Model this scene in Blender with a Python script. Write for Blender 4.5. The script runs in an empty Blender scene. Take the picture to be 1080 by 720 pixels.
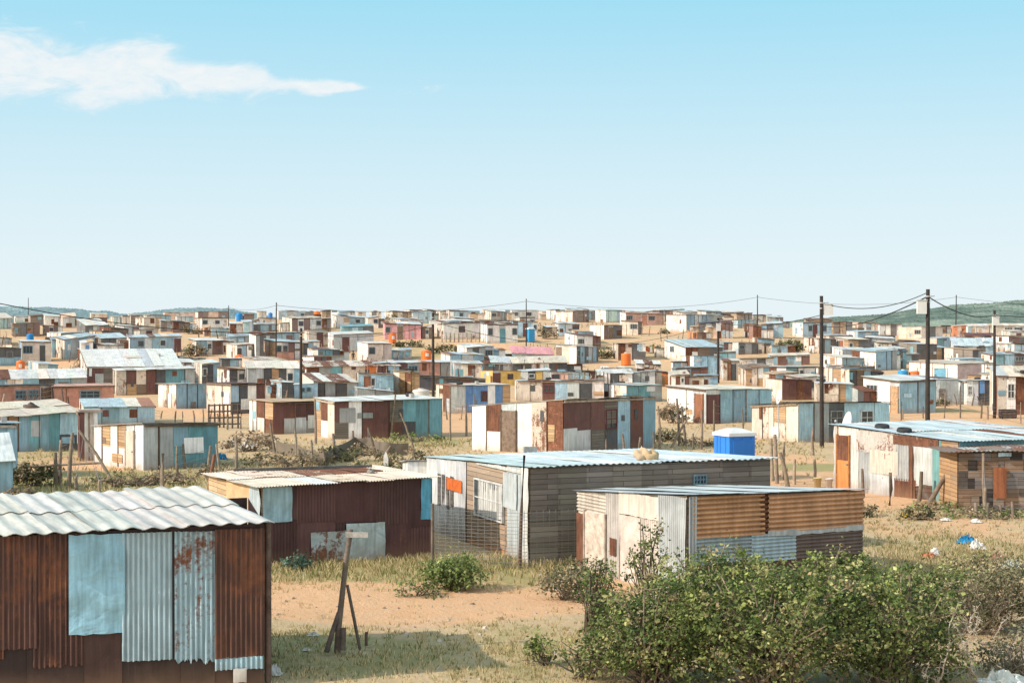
import bpy, math, random
from mathutils import Vector
import bisect
SC = bpy.context.scene
COL = SC.collection
rnd = random.Random(7)
# ------------------------------------------------------------------ terrain and survey helpers
FPX, CX, HY, EYE = 1700.0, 540.0, 345.0, 5.8
ZP = [(-80,0),(62,0),(78,-.12),(92,-.45),(110,-.62),(142,-.45),(170,.3),(192,1.0),(204,1.7),(215,2.6),(233,4.1),
      (255,5.3),(285,6.3),(340,7.3),(400,7.8),(470,7.0),(700,2.0),(1200,-6),(3000,-14),(9000,-30)]
ZX = [p[0] for p in ZP]
def _slope(i):
    if i == 0 or i == len(ZP)-1: return 0.0
    a = (ZP[i][1]-ZP[i-1][1])/(ZP[i][0]-ZP[i-1][0]); b = (ZP[i+1][1]-ZP[i][1])/(ZP[i+1][0]-ZP[i][0])
    return 0.0 if a*b <= 0 else 2*a*b/(a+b)
ZM = [_slope(i) for i in range(len(ZP))]
def smooth(a, b, x):
    t = min(1, max(0, (x-a)/(b-a))); return t*t*(3-2*t)
def gz(x, y):
    yy = min(max(y, ZX[0]+1), ZX[-1]-1)
    i = bisect.bisect_right(ZX, yy)-1
    x0, z0 = ZP[i]; x1, z1 = ZP[i+1]; h = x1-x0; t = (yy-x0)/h
    z = (2*t**3-3*t*t+1)*z0+(t**3-2*t*t+t)*h*ZM[i]+(-2*t**3+3*t*t)*z1+(t**3-t*t)*h*ZM[i+1]
    if yy > 180: z -= max(z, 0)*.27*smooth(36, 64, x)
    return z + .035*math.sin(x*.9+y*.31)*math.cos(y*.7-x*.2)*smooth(20, 30, y)
def uu(px): return (px-CX)/FPX
def gp(px, py, dmin=14, dmax=430):
    """ground point seen at a surveyed place of the photograph"""
    u = uu(px); d = dmin; best = None
    while d < dmax:
        r = HY+FPX*(EYE-gz(u*d, d))/d
        if r <= py:
            lo, hi = d-.5, d
            for _ in range(20):
                m = (lo+hi)/2
                if HY+FPX*(EYE-gz(u*m, m))/m <= py: hi = m
                else: lo = m
            d = hi; return Vector((u*d, d, gz(u*d, d)))
        if best is None or r < best[0]: best = (r, d)
        d += .5
    d = best[1]; return Vector((u*d, d, gz(u*d, d)))
# ------------------------------------------------------------------ materials
def new_mat(name):
    m = bpy.data.materials.new(name); m.use_nodes = True
    nt = m.node_tree; nt.nodes.clear()
    out = nt.nodes.new('ShaderNodeOutputMaterial'); b = nt.nodes.new('ShaderNodeBsdfPrincipled')
    nt.links.new(b.outputs[0], out.inputs[0])
    return m, nt, b
class NB:
    def __init__(s, nt): s.nt = nt
    def n(s, t, **k):
        nd = s.nt.nodes.new(t)
        for a, v in k.items(): setattr(nd, a, v)
        return nd
    def l(s, a, b): s.nt.links.new(a, b)
    def val(s, nd, i, v):
        if hasattr(v, 'node'): s.l(v, nd.inputs[i])
        else: nd.inputs[i].default_value = v
    def math(s, op, a, b=0.0, c=0.0, clamp=False):
        nd = s.n('ShaderNodeMath', operation=op, use_clamp=clamp)
        s.val(nd, 0, a); s.val(nd, 1, b); s.val(nd, 2, c); return nd.outputs[0]
    def mix(s, f, a, b, bl='MIX'):
        nd = s.n('ShaderNodeMix', data_type='RGBA', blend_type=bl)
        s.val(nd, 0, f); s.val(nd, 6, a); s.val(nd, 7, b); return nd.outputs[2]
    def noise(s, vec, scale, detail=4, rough=.55, dist=0.0):
        nd = s.n('ShaderNodeTexNoise'); s.val(nd, 'Vector', vec); nd.inputs['Scale'].default_value = scale
        nd.inputs['Detail'].default_value = detail; nd.inputs['Roughness'].default_value = rough; nd.inputs['Distortion'].default_value = dist
        return nd.outputs[0]
    def mapv(s, vec, sc):
        nd = s.n('ShaderNodeMapping'); s.l(vec, nd.inputs[0]); nd.inputs['Scale'].default_value = sc; return nd.outputs[0]
    def ramp(s, f, a, b):
        nd = s.n('ShaderNodeMapRange', interpolation_type='SMOOTHSTEP'); s.val(nd, 0, f)
        s.val(nd, 1, a); s.val(nd, 2, b); return nd.outputs[0]
    def attr(s, name):
        nd = s.n('ShaderNodeAttribute', attribute_name=name); return nd
    def bump(s, h, strength, dist=.02):
        nd = s.n('ShaderNodeBump'); s.val(nd, 'Height', h); s.val(nd, 'Strength', strength); nd.inputs['Distance'].default_value = dist
        return nd.outputs[0]
def rgba(c): return (c[0], c[1], c[2], 1)
M = {}
def mk_sheet(name, metal=.06, rough=.55, dent=.25, soil=True):
    m, nt, b = new_mat(name); k = NB(nt)
    uv = k.n('ShaderNodeUVMap', uv_map='UVMap').outputs[0]
    col = k.attr('Col').outputs['Color']; par = k.attr('Par').outputs['Color']
    sp = k.n('ShaderNodeSeparateColor'); k.l(par, sp.inputs[0])
    rust, hgt = sp.outputs[0], sp.outputs[1]
    n1 = k.noise(uv, 1.1, 6, .62, .4); n2 = k.noise(k.mapv(uv, (11, .9, 1)), 1.0, 4, .6); n3 = k.noise(uv, 14, 3, .6)
    tone = k.math('ADD', k.math('MULTIPLY', n1, .55), k.math('MULTIPLY', n2, .65))
    c = k.mix(1.0, col, k.mix(k.ramp(tone, .35, .85), (.64, .63, .62, 1), (1.22, 1.21, 1.19, 1)), 'MULTIPLY')
    n5 = k.noise(k.mapv(uv, (26, .35, 1)), 1.0, 3, .6); gr = k.math('MULTIPLY', k.ramp(n5, .56, .74), k.ramp(n1, .42, .62))
    c = k.mix(k.math('MULTIPLY', gr, .42), c, (.16, .12, .095, 1))
    spots = k.math('ADD', k.math('MULTIPLY', n1, .5), k.math('ADD', k.math('MULTIPLY', n2, .3), k.math('MULTIPLY', n3, .2)))
    thr = k.math('SUBTRACT', .78, k.math('MULTIPLY', rust, .55))
    rm = k.ramp(spots, thr, k.math('ADD', thr, .09))
    rc = k.mix(k.noise(uv, 5, 5, .7), (.07, .03, .022, 1), (.25, .11, .06, 1))
    rc = k.mix(1.0, rc, k.mix(k.ramp(k.math('ADD', k.math('MULTIPLY', n1, .5), k.math('MULTIPLY', n2, .5)), .35, .65), (.45, .42, .42, 1), (1.35, 1.3, 1.25, 1)), 'MULTIPLY')
    c = k.mix(rm, c, rc)
    if soil:
        lo = k.math('SUBTRACT', 1.0, k.ramp(k.math('ADD', hgt, k.math('MULTIPLY', n1, .5)), .2, .75))
        c = k.mix(k.math('MULTIPLY', lo, .45), c, (.26, .155, .09, 1))
    k.l(c, b.inputs['Base Color'])
    b.inputs['Metallic'].default_value = metal
    k.l(k.math('ADD', k.math('MULTIPLY', rm, .3), k.math('MULTIPLY_ADD', n3, .25, rough-.15)), b.inputs['Roughness'])
    b.inputs['Specular IOR Level'].default_value = .35
    k.l(k.bump(k.math('ADD', k.noise(uv, 2.4, 2, .5, .8), k.math('MULTIPLY', n3, .12)), dent, .06), b.inputs['Normal'])
    M[name] = m
mk_sheet('iron_sheet'); mk_sheet('foil_sheet', .2, .45, .8); mk_sheet('roof_sheet', .06, .55, .2, False)
def mk_plank():
    m, nt, b = new_mat('plank'); k = NB(nt)
    uv = k.n('ShaderNodeUVMap', uv_map='UVMap').outputs[0]; col = k.attr('Col').outputs['Color']
    br = k.n('ShaderNodeTexBrick', offset=.37, squash=1); k.l(uv, br.inputs[0])
    br.inputs['Color1'].default_value = (.75, .73, .7, 1); br.inputs['Color2'].default_value = (1.15, 1.12, 1.08, 1); br.inputs['Mortar'].default_value = (.3, .28, .26, 1)
    br.inputs['Scale'].default_value = 1; br.inputs['Mortar Size'].default_value = .007; br.inputs['Brick Width'].default_value = 2.6; br.inputs['Row Height'].default_value = .13
    g = k.noise(k.mapv(uv, (2, 40, 1)), 1, 5, .65); n1 = k.noise(uv, 1.6, 5, .6)
    c = k.mix(1, col, br.outputs[0], 'MULTIPLY')
    c = k.mix(1, c, k.mix(g, (.55, .55, .56, 1), (1.3, 1.28, 1.25, 1)), 'MULTIPLY')
    c = k.mix(k.ramp(n1, .5, .75), c, k.mix(.5, c, (.25, .24, .23, 1)))
    k.l(c, b.inputs['Base Color']); b.inputs['Roughness'].default_value = .85; b.inputs['Specular IOR Level'].default_value = .2
    k.l(k.bump(k.math('ADD', g, br.outputs[1]), .5, .02), b.inputs['Normal'])
    M['plank'] = m
mk_plank()
def mk_plain(name, rough=.8, amt=.35, spec=.25, sc=2.0, bump=.15):
    m, nt, b = new_mat(name); k = NB(nt)
    uv = k.n('ShaderNodeTexCoord').outputs['Object']; col = k.attr('Col').outputs['Color']
    n1 = k.noise(uv, sc, 6, .65, .3); n2 = k.noise(uv, sc*9, 4, .6)
    t = k.math('ADD', k.math('MULTIPLY', n1, .7), k.math('MULTIPLY', n2, .3))
    c = k.mix(1, col, k.mix(k.ramp(t, .3, .7), (1-amt, 1-amt*1.05, 1-amt*1.1, 1), (1+amt*.5, 1+amt*.5, 1+amt*.5, 1)), 'MULTIPLY')
    k.l(c, b.inputs['Base Color']); b.inputs['Roughness'].default_value = rough; b.inputs['Specular IOR Level'].default_value = spec
    k.l(k.bump(t, bump, .03), b.inputs['Normal'])
    M[name] = m
mk_plain('plaster', .9, .3); mk_plain('wood', .85, .45, .2, 5, .4); mk_plain('plastic', .42, .12, .4, 1.5, .03); mk_plain('cloth', .9, .2, .1, 3, .1)
mk_plain('stone', .9, .4, .2, 6, .6); mk_plain('rubber', .8, .3, .2, 6, .1); mk_plain('metal', .5, .25, .5, 4, .05)
def mk_leaf(name, trans=.25, rough=.6):
    m, nt, b = new_mat(name); k = NB(nt); col = k.attr('Col').outputs['Color']
    n1 = k.noise(k.n('ShaderNodeTexCoord').outputs['Object'], 3, 2)
    k.l(k.mix(1, col, k.mix(n1, (.75, .75, .75, 1), (1.25, 1.25, 1.25, 1)), 'MULTIPLY'), b.inputs['Base Color'])
    b.inputs['Roughness'].default_value = rough; b.inputs['Specular IOR Level'].default_value = .25
    out = [n for n in nt.nodes if n.type == 'OUTPUT_MATERIAL'][0]
    tr = k.n('ShaderNodeBsdfTranslucent'); k.l(col, tr.inputs[0]); mx = k.n('ShaderNodeMixShader'); mx.inputs[0].default_value = trans
    k.l(b.outputs[0], mx.inputs[1]); k.l(tr.outputs[0], mx.inputs[2]); k.l(mx.outputs[0], out.inputs[0])
    M[name] = m
mk_leaf('leaf'); mk_leaf('grass_blade', .3, .8)
def mk_glass():
    m, nt, b = new_mat('pane_glass'); k = NB(nt)
    k.l(k.mix(k.noise(k.n('ShaderNodeTexCoord').outputs['Object'], 3, 3), (.02, .028, .033, 1), (.085, .1, .11, 1)), b.inputs['Base Color'])
    b.inputs['Roughness'].default_value = .12; b.inputs['Specular IOR Level'].default_value = .6; M['pane_glass'] = m
mk_glass()
# ------------------------------------------------------------------ mesh builder
class MB:
    def __init__(s): s.v=[]; s.f=[]; s.uv=[]; s.c=[]; s.p=[]; s.m=[]; s.mats=[]; s.sm=[]
    def mi(s, name):
        if name not in s.mats: s.mats.append(name)
        return s.mats.index(name)
    def face(s, pts, col, mat, uvs=None, par=(0, 1), smooth=False):
        i = len(s.v); s.v += [tuple(p) for p in pts]; n = len(pts); s.f.append(tuple(range(i, i+n)))
        s.add(n, col, mat, uvs, par, smooth)
    def add(s, n, col, mat, uvs=None, par=(0, 1), smooth=False):
        s.uv += uvs or [(0, 0)]*n; s.c += [col]*n
        s.p += list(par) if isinstance(par, list) else [par]*n
        s.m.append(s.mi(mat)); s.sm.append(smooth)
    def grid(s, P, col, mat, UV=None, par=0., hts=None, colf=None, smooth=True, wrap=False):
        """P[i][j] points"""
        o = len(s.v); ni, nj = len(P), len(P[0])
        for r in P: s.v += [tuple(p) for p in r]
        for i in range(ni-1):
            for j in range(nj-1 if not wrap else nj):
                q = [(i, j), (i, (j+1) % nj), (i+1, (j+1) % nj), (i+1, j)]
                s.f.append(tuple(o+a*nj+b for a, b in q))
                us = [UV[a][b] for a, b in q] if UV else None
                pr = [(par, hts[a][b]) for a, b in q] if hts else (par, 1)
                s.add(4, colf(i, j) if colf else col, mat, us, pr, smooth)
    def box(s, c, ex, ey, ez, col, mat, ax=None):
        """box centre c, half sizes along axes"""
        c = Vector(c); X, Y, Z = ax or (Vector((1,0,0)), Vector((0,1,0)), Vector((0,0,1)))
        X, Y, Z = X*ex, Y*ey, Z*ez
        for n, a, b, la, lb in ((X,Y,Z,ey,ez),(-X,Z,Y,ez,ey),(Y,Z,X,ez,ex),(-Y,X,Z,ex,ez),(Z,X,Y,ex,ey),(-Z,Y,X,ey,ex)):
            s.face([c+n-a-b, c+n+a-b, c+n+a+b, c+n-a+b], col, mat, [(0,0),(2*la,0),(2*la,2*lb),(0,2*lb)])
    def tube(s, pts, rads, col, mat, n=8, cap=True):
        pts = [Vector(p) for p in pts]
        if not isinstance(rads, (list, tuple)): rads = [rads]*len(pts)
        rings = []
        for i, p in enumerate(pts):
            t = (pts[min(i+1, len(pts)-1)]-pts[max(i-1, 0)]).normalized()
            a = t.cross(Vector((0, 0, 1)));
            if a.length < .05: a = t.cross(Vector((1, 0, 0)))
            a.normalize(); b = t.cross(a)
            rings.append([p+(a*math.cos(q)+b*math.sin(q))*rads[i] for q in [2*math.pi*k/n for k in range(n)]])
        s.grid(rings, col, mat, wrap=True)
        if cap:
            s.face(rings[0][::-1], col, mat); s.face(rings[-1], col, mat)
    def lathe(s, c, prof, col, mat, n=20, colf=None):
        c = Vector(c)
        R = [[c+Vector((r*math.cos(2*math.pi*k/n), r*math.sin(2*math.pi*k/n), z)) for k in range(n)] for r, z in prof]
        s.grid(R, col, mat, wrap=True, colf=colf)
    def obj(s, name, parent=None, loc=None):
        me = bpy.data.meshes.new(name)
        off = Vector(loc) if loc is not None else Vector((0, 0, 0))
        if parent is not None:
            off = Vector(parent['_w']) if '_w' in parent else off
        me.from_pydata([tuple(Vector(v)-off) for v in s.v], [], s.f)
        uvl = me.uv_layers.new(name='UVMap'); uvl.data.foreach_set('uv', [x for p in s.uv for x in p])
        a = me.attributes.new('Col', 'FLOAT_COLOR', 'CORNER'); a.data.foreach_set('color', [x for q in s.c for x in (q[0], q[1], q[2], 1)])
        a = me.attributes.new('Par', 'FLOAT_COLOR', 'CORNER'); a.data.foreach_set('color', [x for q in s.p for x in (q[0], q[1], 0, 1)])
        for n in s.mats: me.materials.append(M[n])
        me.polygons.foreach_set('material_index', s.m); me.polygons.foreach_set('use_smooth', s.sm)
        me.update()
        o = bpy.data.objects.new(name, me); COL.objects.link(o)
        if parent is not None: o.parent = parent; o['_w'] = tuple(off)
        else: o.location = off; o['_w'] = tuple(off)
        return o
def thing(name, label, cat, loc, group=None):
    o = bpy.data.objects.new(name, None); COL.objects.link(o); o.empty_display_size = .3
    o.location = loc; o['label'] = label; o['category'] = cat; o['_w'] = tuple(loc)
    if group: o['group'] = group
    return o
def tag(o, label, cat, group=None):
    o['label'] = label; o['category'] = cat
    if group: o['group'] = group
    return o
# ------------------------------------------------------------------ colours of the settlement
PAL = {'w': (.86,.84,.80), 'c': (.74,.655,.555), 'g': (.57,.60,.61), 'b': (.26,.43,.53), 'B': (.15,.30,.58), 'L': (.40,.59,.70), 't': (.16,.36,.42),  # blue grey also serves as galvanised sheet with shade's tint in its colour
       'T': (.45,.66,.65), 'r': (.36,.15,.08), 'm': (.15,.068,.06), 'k': (.085,.088,.095), 'n': (.53,.36,.21), 'y': (.23,.205,.18), 'p': (.70,.32,.33),
       'a': (.76,.50,.37), 'v': (.55,.45,.45), 'l': (.68,.46,.15), 'o': (.78,.23,.06), 'e': (.54,.29,.22), 'd': (.24,.175,.13), 's': (.64,.55,.45),
       'P': (.80,.69,.62), 'z': (.36,.39,.39)}
PLANK = 'nyd'; PLAST = 'pavlePs'
RUST = {'r': .75, 'm': .4, 'c': .42, 'g': .33, 'w': .34, 'b': .24, 'L': .2, 't': .2, 'o': .5}
def matof(c):
    return 'plank' if c in PLANK else 'plaster' if c in PLAST else 'foil_sheet' if c in 'LB' else 'iron_sheet'
def jit(c, a=.1):
    f = 1+rnd.uniform(-a, a); return tuple(max(.01, min(.9, x*f*(1+rnd.uniform(-.03, .03)))) for x in c)
UP = Vector((0, 0, 1))
def face_frame(P0, P1):
    U = Vector((P1[0]-P0[0], P1[1]-P0[1], 0)); L = U.length; U.normalize(); return U, Vector((U.y, -U.x, 0)), L
class Face:
    """one wall: P0 left end, P1 right end seen from outside; tops t0, t1; foot z"""
    def __init__(s, P0, P1, t0, t1, zb, zg0, zg1):
        s.P0 = Vector((P0[0], P0[1], 0)); s.P1 = Vector((P1[0], P1[1], 0)); s.t0, s.t1, s.zb, s.g0, s.g1 = t0, t1, zb, zg0, zg1
        s.U, s.N, s.L = face_frame(P0, P1)
    def top(s, u): return s.t0+(s.t1-s.t0)*u/s.L
    def gnd(s, u): return s.g0+(s.g1-s.g0)*u/s.L
    def pt(s, u, z, off=0): 
        p = s.P0+s.U*u+s.N*off; return Vector((p.x, p.y, z))
    def at(s, px):        # distance along the wall of a surveyed column
        k = uu(px); return (k*s.P0.y-s.P0.x)/(s.U.x-k*s.U.y)
    def z(s, u, py): 
        p = s.P0+s.U*u; return EYE-(py-HY)/FPX*p.y
def panel(mb, F, u0, u1, z0, z1a, z1b, code, off, rust=None, hg=None):
    c = jit(PAL[code], .17); r = RUST.get(code, .05) if rust is None else rust
    fd = .28*smooth(130, 330, F.P0.y); c = tuple(v+(h_-v)*fd for v, h_ in zip(c, (.66,.64,.61)))  # far walls fade to a pale tint: distance haze put into the colour
    q = rnd.uniform(0, 40); j0, j1 = rnd.uniform(-.02, .02), rnd.uniform(-.02, .02)
    pts = [F.pt(u0, z0, off), F.pt(u1, z0, off), F.pt(u1+j1, z1b, off), F.pt(u0+j0, z1a, off)]
    r = max(0, r+rnd.uniform(-.15, .15))
    gg = F.gnd((u0+u1)/2)
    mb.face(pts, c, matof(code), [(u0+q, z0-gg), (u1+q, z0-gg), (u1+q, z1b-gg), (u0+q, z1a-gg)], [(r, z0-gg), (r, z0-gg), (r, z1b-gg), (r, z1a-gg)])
def window(F, root, u0, u1, z0, z1, style, s, off=.03, bars=None):
    fc = {'W': (.30,.31,.31), 'X': (.62,.62,.60), 'M': (.16,.06,.06), 'U': (.20,.33,.40)}[style]
    w = MB(); fw = max(.035, min(.07, 1.1/s if s > 0 else .05))
    ax = (F.U, -F.N, UP); um, zm = (u0+u1)/2, (z0+z1)/2; hu, hz = (u1-u0)/2, (z1-z0)/2
    for du, dz, eu, ez in ((0, hz-fw/2, hu, fw/2), (0, -hz+fw/2, hu, fw/2), (-hu+fw/2, 0, fw/2, hz-fw), (hu-fw/2, 0, fw/2, hz-fw)):
        w.box(F.pt(um+du, zm+dz, off), eu, .035, ez, fc, 'wood', ax)
    nb = bars or (2 if hu > .45 else 1)
    for k in range(1, nb+1):
        if nb > 1 or s > 12: w.box(F.pt(u0+(u1-u0)*k/(nb+1), zm, off), fw*.3, .025, hz-fw, fc, 'wood', ax)
    if s > 12: w.box(F.pt(um, zm+.002, off), hu-fw, .02, fw*.3, fc, 'wood', ax)
    wo = w.obj('window', root)
    p = MB(); p.face([F.pt(u0+fw*.5, z0+fw*.5, off-.005), F.pt(u1-fw*.5, z0+fw*.5, off-.005), F.pt(u1-fw*.5, z1-fw*.5, off-.005), F.pt(u0+fw*.5, z1-fw*.5, off-.005)], (.1,.1,.1), 'pane_glass')
    p.obj('pane', wo)
def door(F, root, u0, u1, z0, z1, code, s, off=.035):
    w = MB(); ax = (F.U, -F.N, UP); c = jit(PAL[code])
    um, zm, hu, hz = (u0+u1)/2, (z0+z1)/2, (u1-u0)/2, (z1-z0)/2
    w.box(F.pt(um, zm, off), hu, .03, hz, c, 'wood' if code in PLANK+PLAST else 'iron_sheet', ax)
    if s > 10:
        fc = tuple(x*.6 for x in c)
        for sx in (-1, 1): w.box(F.pt(um+sx*(hu+.03), zm, off+.01), .03, .04, hz+.03, fc, 'wood', ax)
    do = w.obj('door', root)
    if s > 14:
        h = MB(); h.box(F.pt(um+hu*.72, zm-.05, off+.05), .05, .02, .015, (.2,.2,.2), 'metal', ax); h.obj('handle', do)
def wall_spec(mb, F, spec, root, s, dress=True):
    toks = spec.split(); ws = []
    for t in toks:
        d = ''.join(ch for ch in t if ch.isdigit() or ch == '.'); ws.append(float(d) if d else 1.0)
    tot = sum(ws); u = 0; busy = []; joints = []
    for t, w in zip(toks, ws):
        t = ''.join(ch for ch in t if not (ch.isdigit() or ch == '.')); L = F.L*w/tot; u1 = u+L
        dr = None; win = None
        if t[0] == 'D': dr = t[1]; t = t[2:] or 'g'
        for ch in 'WXMU':
            if ch in t: win = ch; t = t.replace(ch, '')
        up, lo = (t.split('/')+[None])[:2] if '/' in t else (t, None)
        up = up[0] if up else 'g'
        n = 1 if (up in PLAST+PLANK) else max(1, round(L/rnd.uniform(.75, 1.1)))
        zs = None
        for i in range(n):
            a, b = u+L*i/n, u+L*(i+1)/n; o = rnd.uniform(0, .022)
            za, zb_ = F.top(a), F.top(b)
            if lo:
                zs = F.gnd((a+b)/2)+(F.top((a+b)/2)-F.gnd((a+b)/2))*rnd.uniform(.42, .55)
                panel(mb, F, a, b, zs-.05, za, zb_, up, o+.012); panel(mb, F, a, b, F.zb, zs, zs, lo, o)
            joints.append(b)
            if lo: pass
            elif n > 1 and dress and rnd.random() < .24 and up in 'gbcwLrm':
                zs = F.gnd((a+b)/2)+rnd.uniform(.6, 1.4); alt = rnd.choice('gcbwr')
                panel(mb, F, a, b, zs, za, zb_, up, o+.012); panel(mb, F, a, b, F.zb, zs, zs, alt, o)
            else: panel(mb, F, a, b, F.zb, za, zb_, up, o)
        um = (u+u1)/2; g = F.gnd(um); tp = F.top(um); H = tp-g
        if dr or win: busy.append((u, u1))
        if dr:
            hw = min(L*.46, .48); door(F, root, um-hw, um+hw, F.zb+.02 if s < 6 else g-.02, g+min(H*.86, 2.0), dr, s)
        if win:
            hw = min(L*.42, .8); window(F, root, um-hw, um+hw, g+H*.42, g+H*.80, win, s)
        u = u1
    if dress and s > 5:
        ax = (F.U, -F.N, UP)
        for b in joints[:-1]:
            if rnd.random() < .5 and not any(x0-.02 < b < x1+.02 for x0, x1 in busy):
                z0, z1 = F.gnd(b)+.02, F.top(b)-.02; c = rnd.choice([(.07,.06,.055), (.09,.05,.035), (.2,.15,.11)])
                mb.box(F.pt(b, (z0+z1)/2, .03), rnd.uniform(.012, .035), .018, (z1-z0)/2, c, 'wood', ax)
        main = [t.strip('0123456789.')[0] for t in toks if t[0] != 'D'] or ['g']
        for _ in range(int(F.L*rnd.uniform(.5, 1.1))):
            wd, hh = rnd.uniform(.25, .95), rnd.uniform(.25, .9); a = rnd.uniform(.05, max(.06, F.L-wd-.05))
            if a+wd > F.L-.03 or any(x0-.05 < a+wd and a < x1+.05 for x0, x1 in busy): continue
            g = F.gnd(a+wd/2); H = F.top(a+wd/2)-g
            if H < hh+.3: continue
            z = g+rnd.uniform(.02, H-hh-.04)
            cd = rnd.choice('gcwsrbndkk' if main[0] in 'wcsan' else 'gbzLwrmkkyt'); 
            if main[0] in 'pveTP' and rnd.random() < .8: continue
            if cd == 'k': wd, hh = wd*.5, min(hh, .5)  # black panels stand for shaded gaps in the wall, painted as colour
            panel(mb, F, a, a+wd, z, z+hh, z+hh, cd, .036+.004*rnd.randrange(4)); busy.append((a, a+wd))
        if rnd.random() < .55:
            zz = F.top(F.L/2)-rnd.uniform(.1, .16)
            if not busy or s < 12: pass
            c = rnd.choice([(.30,.22,.15), (.16,.11,.08), (.45,.38,.30)])
            t0, t1 = F.top(0), F.top(F.L); d_ = Vector((F.U.x*F.L, F.U.y*F.L, t1-t0)).normalized()
            mb.box(F.pt(F.L/2, (t0+t1)/2-.07, .075), F.L/2-.02, .02, .045, c, 'wood', (d_, -F.N, d_.cross(-F.N)))
NSH = []; ALLG = {}
ROOFC = {'L': (.47, .56, .60), 'w': (.66, .65, .62), 'b': (.36, .43, .47)}
def roof_mesh(C, R, L, Bk, code, s, oh=(.22, .2, .2, .15), corr=False, pitch=.076, amp=.012, rows=1, rust=.3, th=.024, alt=None, altp=.15):
    """roof over corner C, right end R, left end L, back Bk (z included)"""
    mb = MB(); U = (R-C).normalized(); V = (L-C).normalized()
    O = C-U*oh[0]-V*oh[1]; lu = (R-C).length+oh[0]+oh[2]; lv = (L-C).length+oh[1]+oh[3]
    N = U.cross(V).normalized(); z0 = N*.03
    n = max(1, round(lu/(.72 if corr else .9)))
    for r in range(rows):
        v0, v1 = lv*r/rows-(.12 if r else 0), lv*(r+1)/rows
        for i in range(n):
            a, b = lu*i/n, lu*(i+1)/n+(.05 if i < n-1 else 0)
            cd = code
            if alt and rnd.random() < altp: cd = rnd.choice(alt)
            c = jit(ROOFC.get(cd, PAL[cd]), .13); rs = max(0, rust+rnd.uniform(-.25, .2)+(.4 if cd == 'r' else 0)); q = rnd.uniform(0, 50)
            e0 = rnd.uniform(-.16, .08)*(.5 if corr else 1); e1 = rnd.uniform(-.1, .1); zo = N*(.012*(i % 2)+.02*r+rnd.uniform(0, .03 if not corr else .01))+z0
            if corr:
                nu = max(2, int((b-a)/pitch*6)); nv = 5; P = []; UV = []; ht = []
                wob = [rnd.uniform(-.012, .012) for _ in range(nv)]
                for x in range(nu+1):
                    ua = a+(b-a)*x/nu; row = []; ur = []
                    for y in range(nv):
                        va = v0+e0+(v1+e1-v0-e0)*y/(nv-1)
                        row.append(O+U*ua+V*va+zo+N*(amp*math.sin(2*math.pi*ua/pitch)+wob[y])); ur.append((ua+q, va+q))
                    P.append(row); UV.append(ur)
                mb.grid(P, c, 'roof_sheet', UV, par=rs, hts=[[2]*nv for _ in range(nu+1)])
                # thin lower edge of the sheet
                E = [[p[0] for p in P], [p[0]-N*.012 for p in P]]
                mb.grid(E, tuple(x*.6 for x in c), 'roof_sheet', par=.5)
            else:
                sk = rnd.uniform(-.05, .05); sg = N*rnd.uniform(-.03, .03)
                p = [O+U*a+V*(v0+e0)+zo, O+U*b+V*(v0+e0+sk)+zo+sg, O+U*b+V*(v1+e1)+zo, O+U*a+V*(v1+e1)+zo]
                mb.face(p, c, 'roof_sheet', [(a+q, v0), (b+q, v0), (b+q, v1), (a+q, v1)], (rs, 2))
                d = N*th
                mb.face([p[0]-d, p[1]-d, p[1], p[0]], tuple(x*.5 for x in c), 'roof_sheet', [(a+q, 0), (b+q, 0), (b+q, .05), (a+q, .05)], (rs, 2))
                if i == 0: mb.face([p[3]-d, p[0]-d, p[0], p[3]], tuple(x*.75 for x in c), 'roof_sheet', [(0, 0), (1, 0), (1, .05), (0, .05)], (rs, 2))
                if i == n-1: mb.face([p[1]-d, p[2]-d, p[2], p[1]], tuple(x*.75 for x in c), 'roof_sheet', [(0, 0), (1, 0), (1, .05), (0, .05)], (rs, 2))
                mb.face([q2-d for q2 in p][::-1], tuple(x*.4 for x in c), 'roof_sheet', None, (rs, 2))
    return mb
GRP = 'corrugated iron shacks of the settlement'
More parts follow.
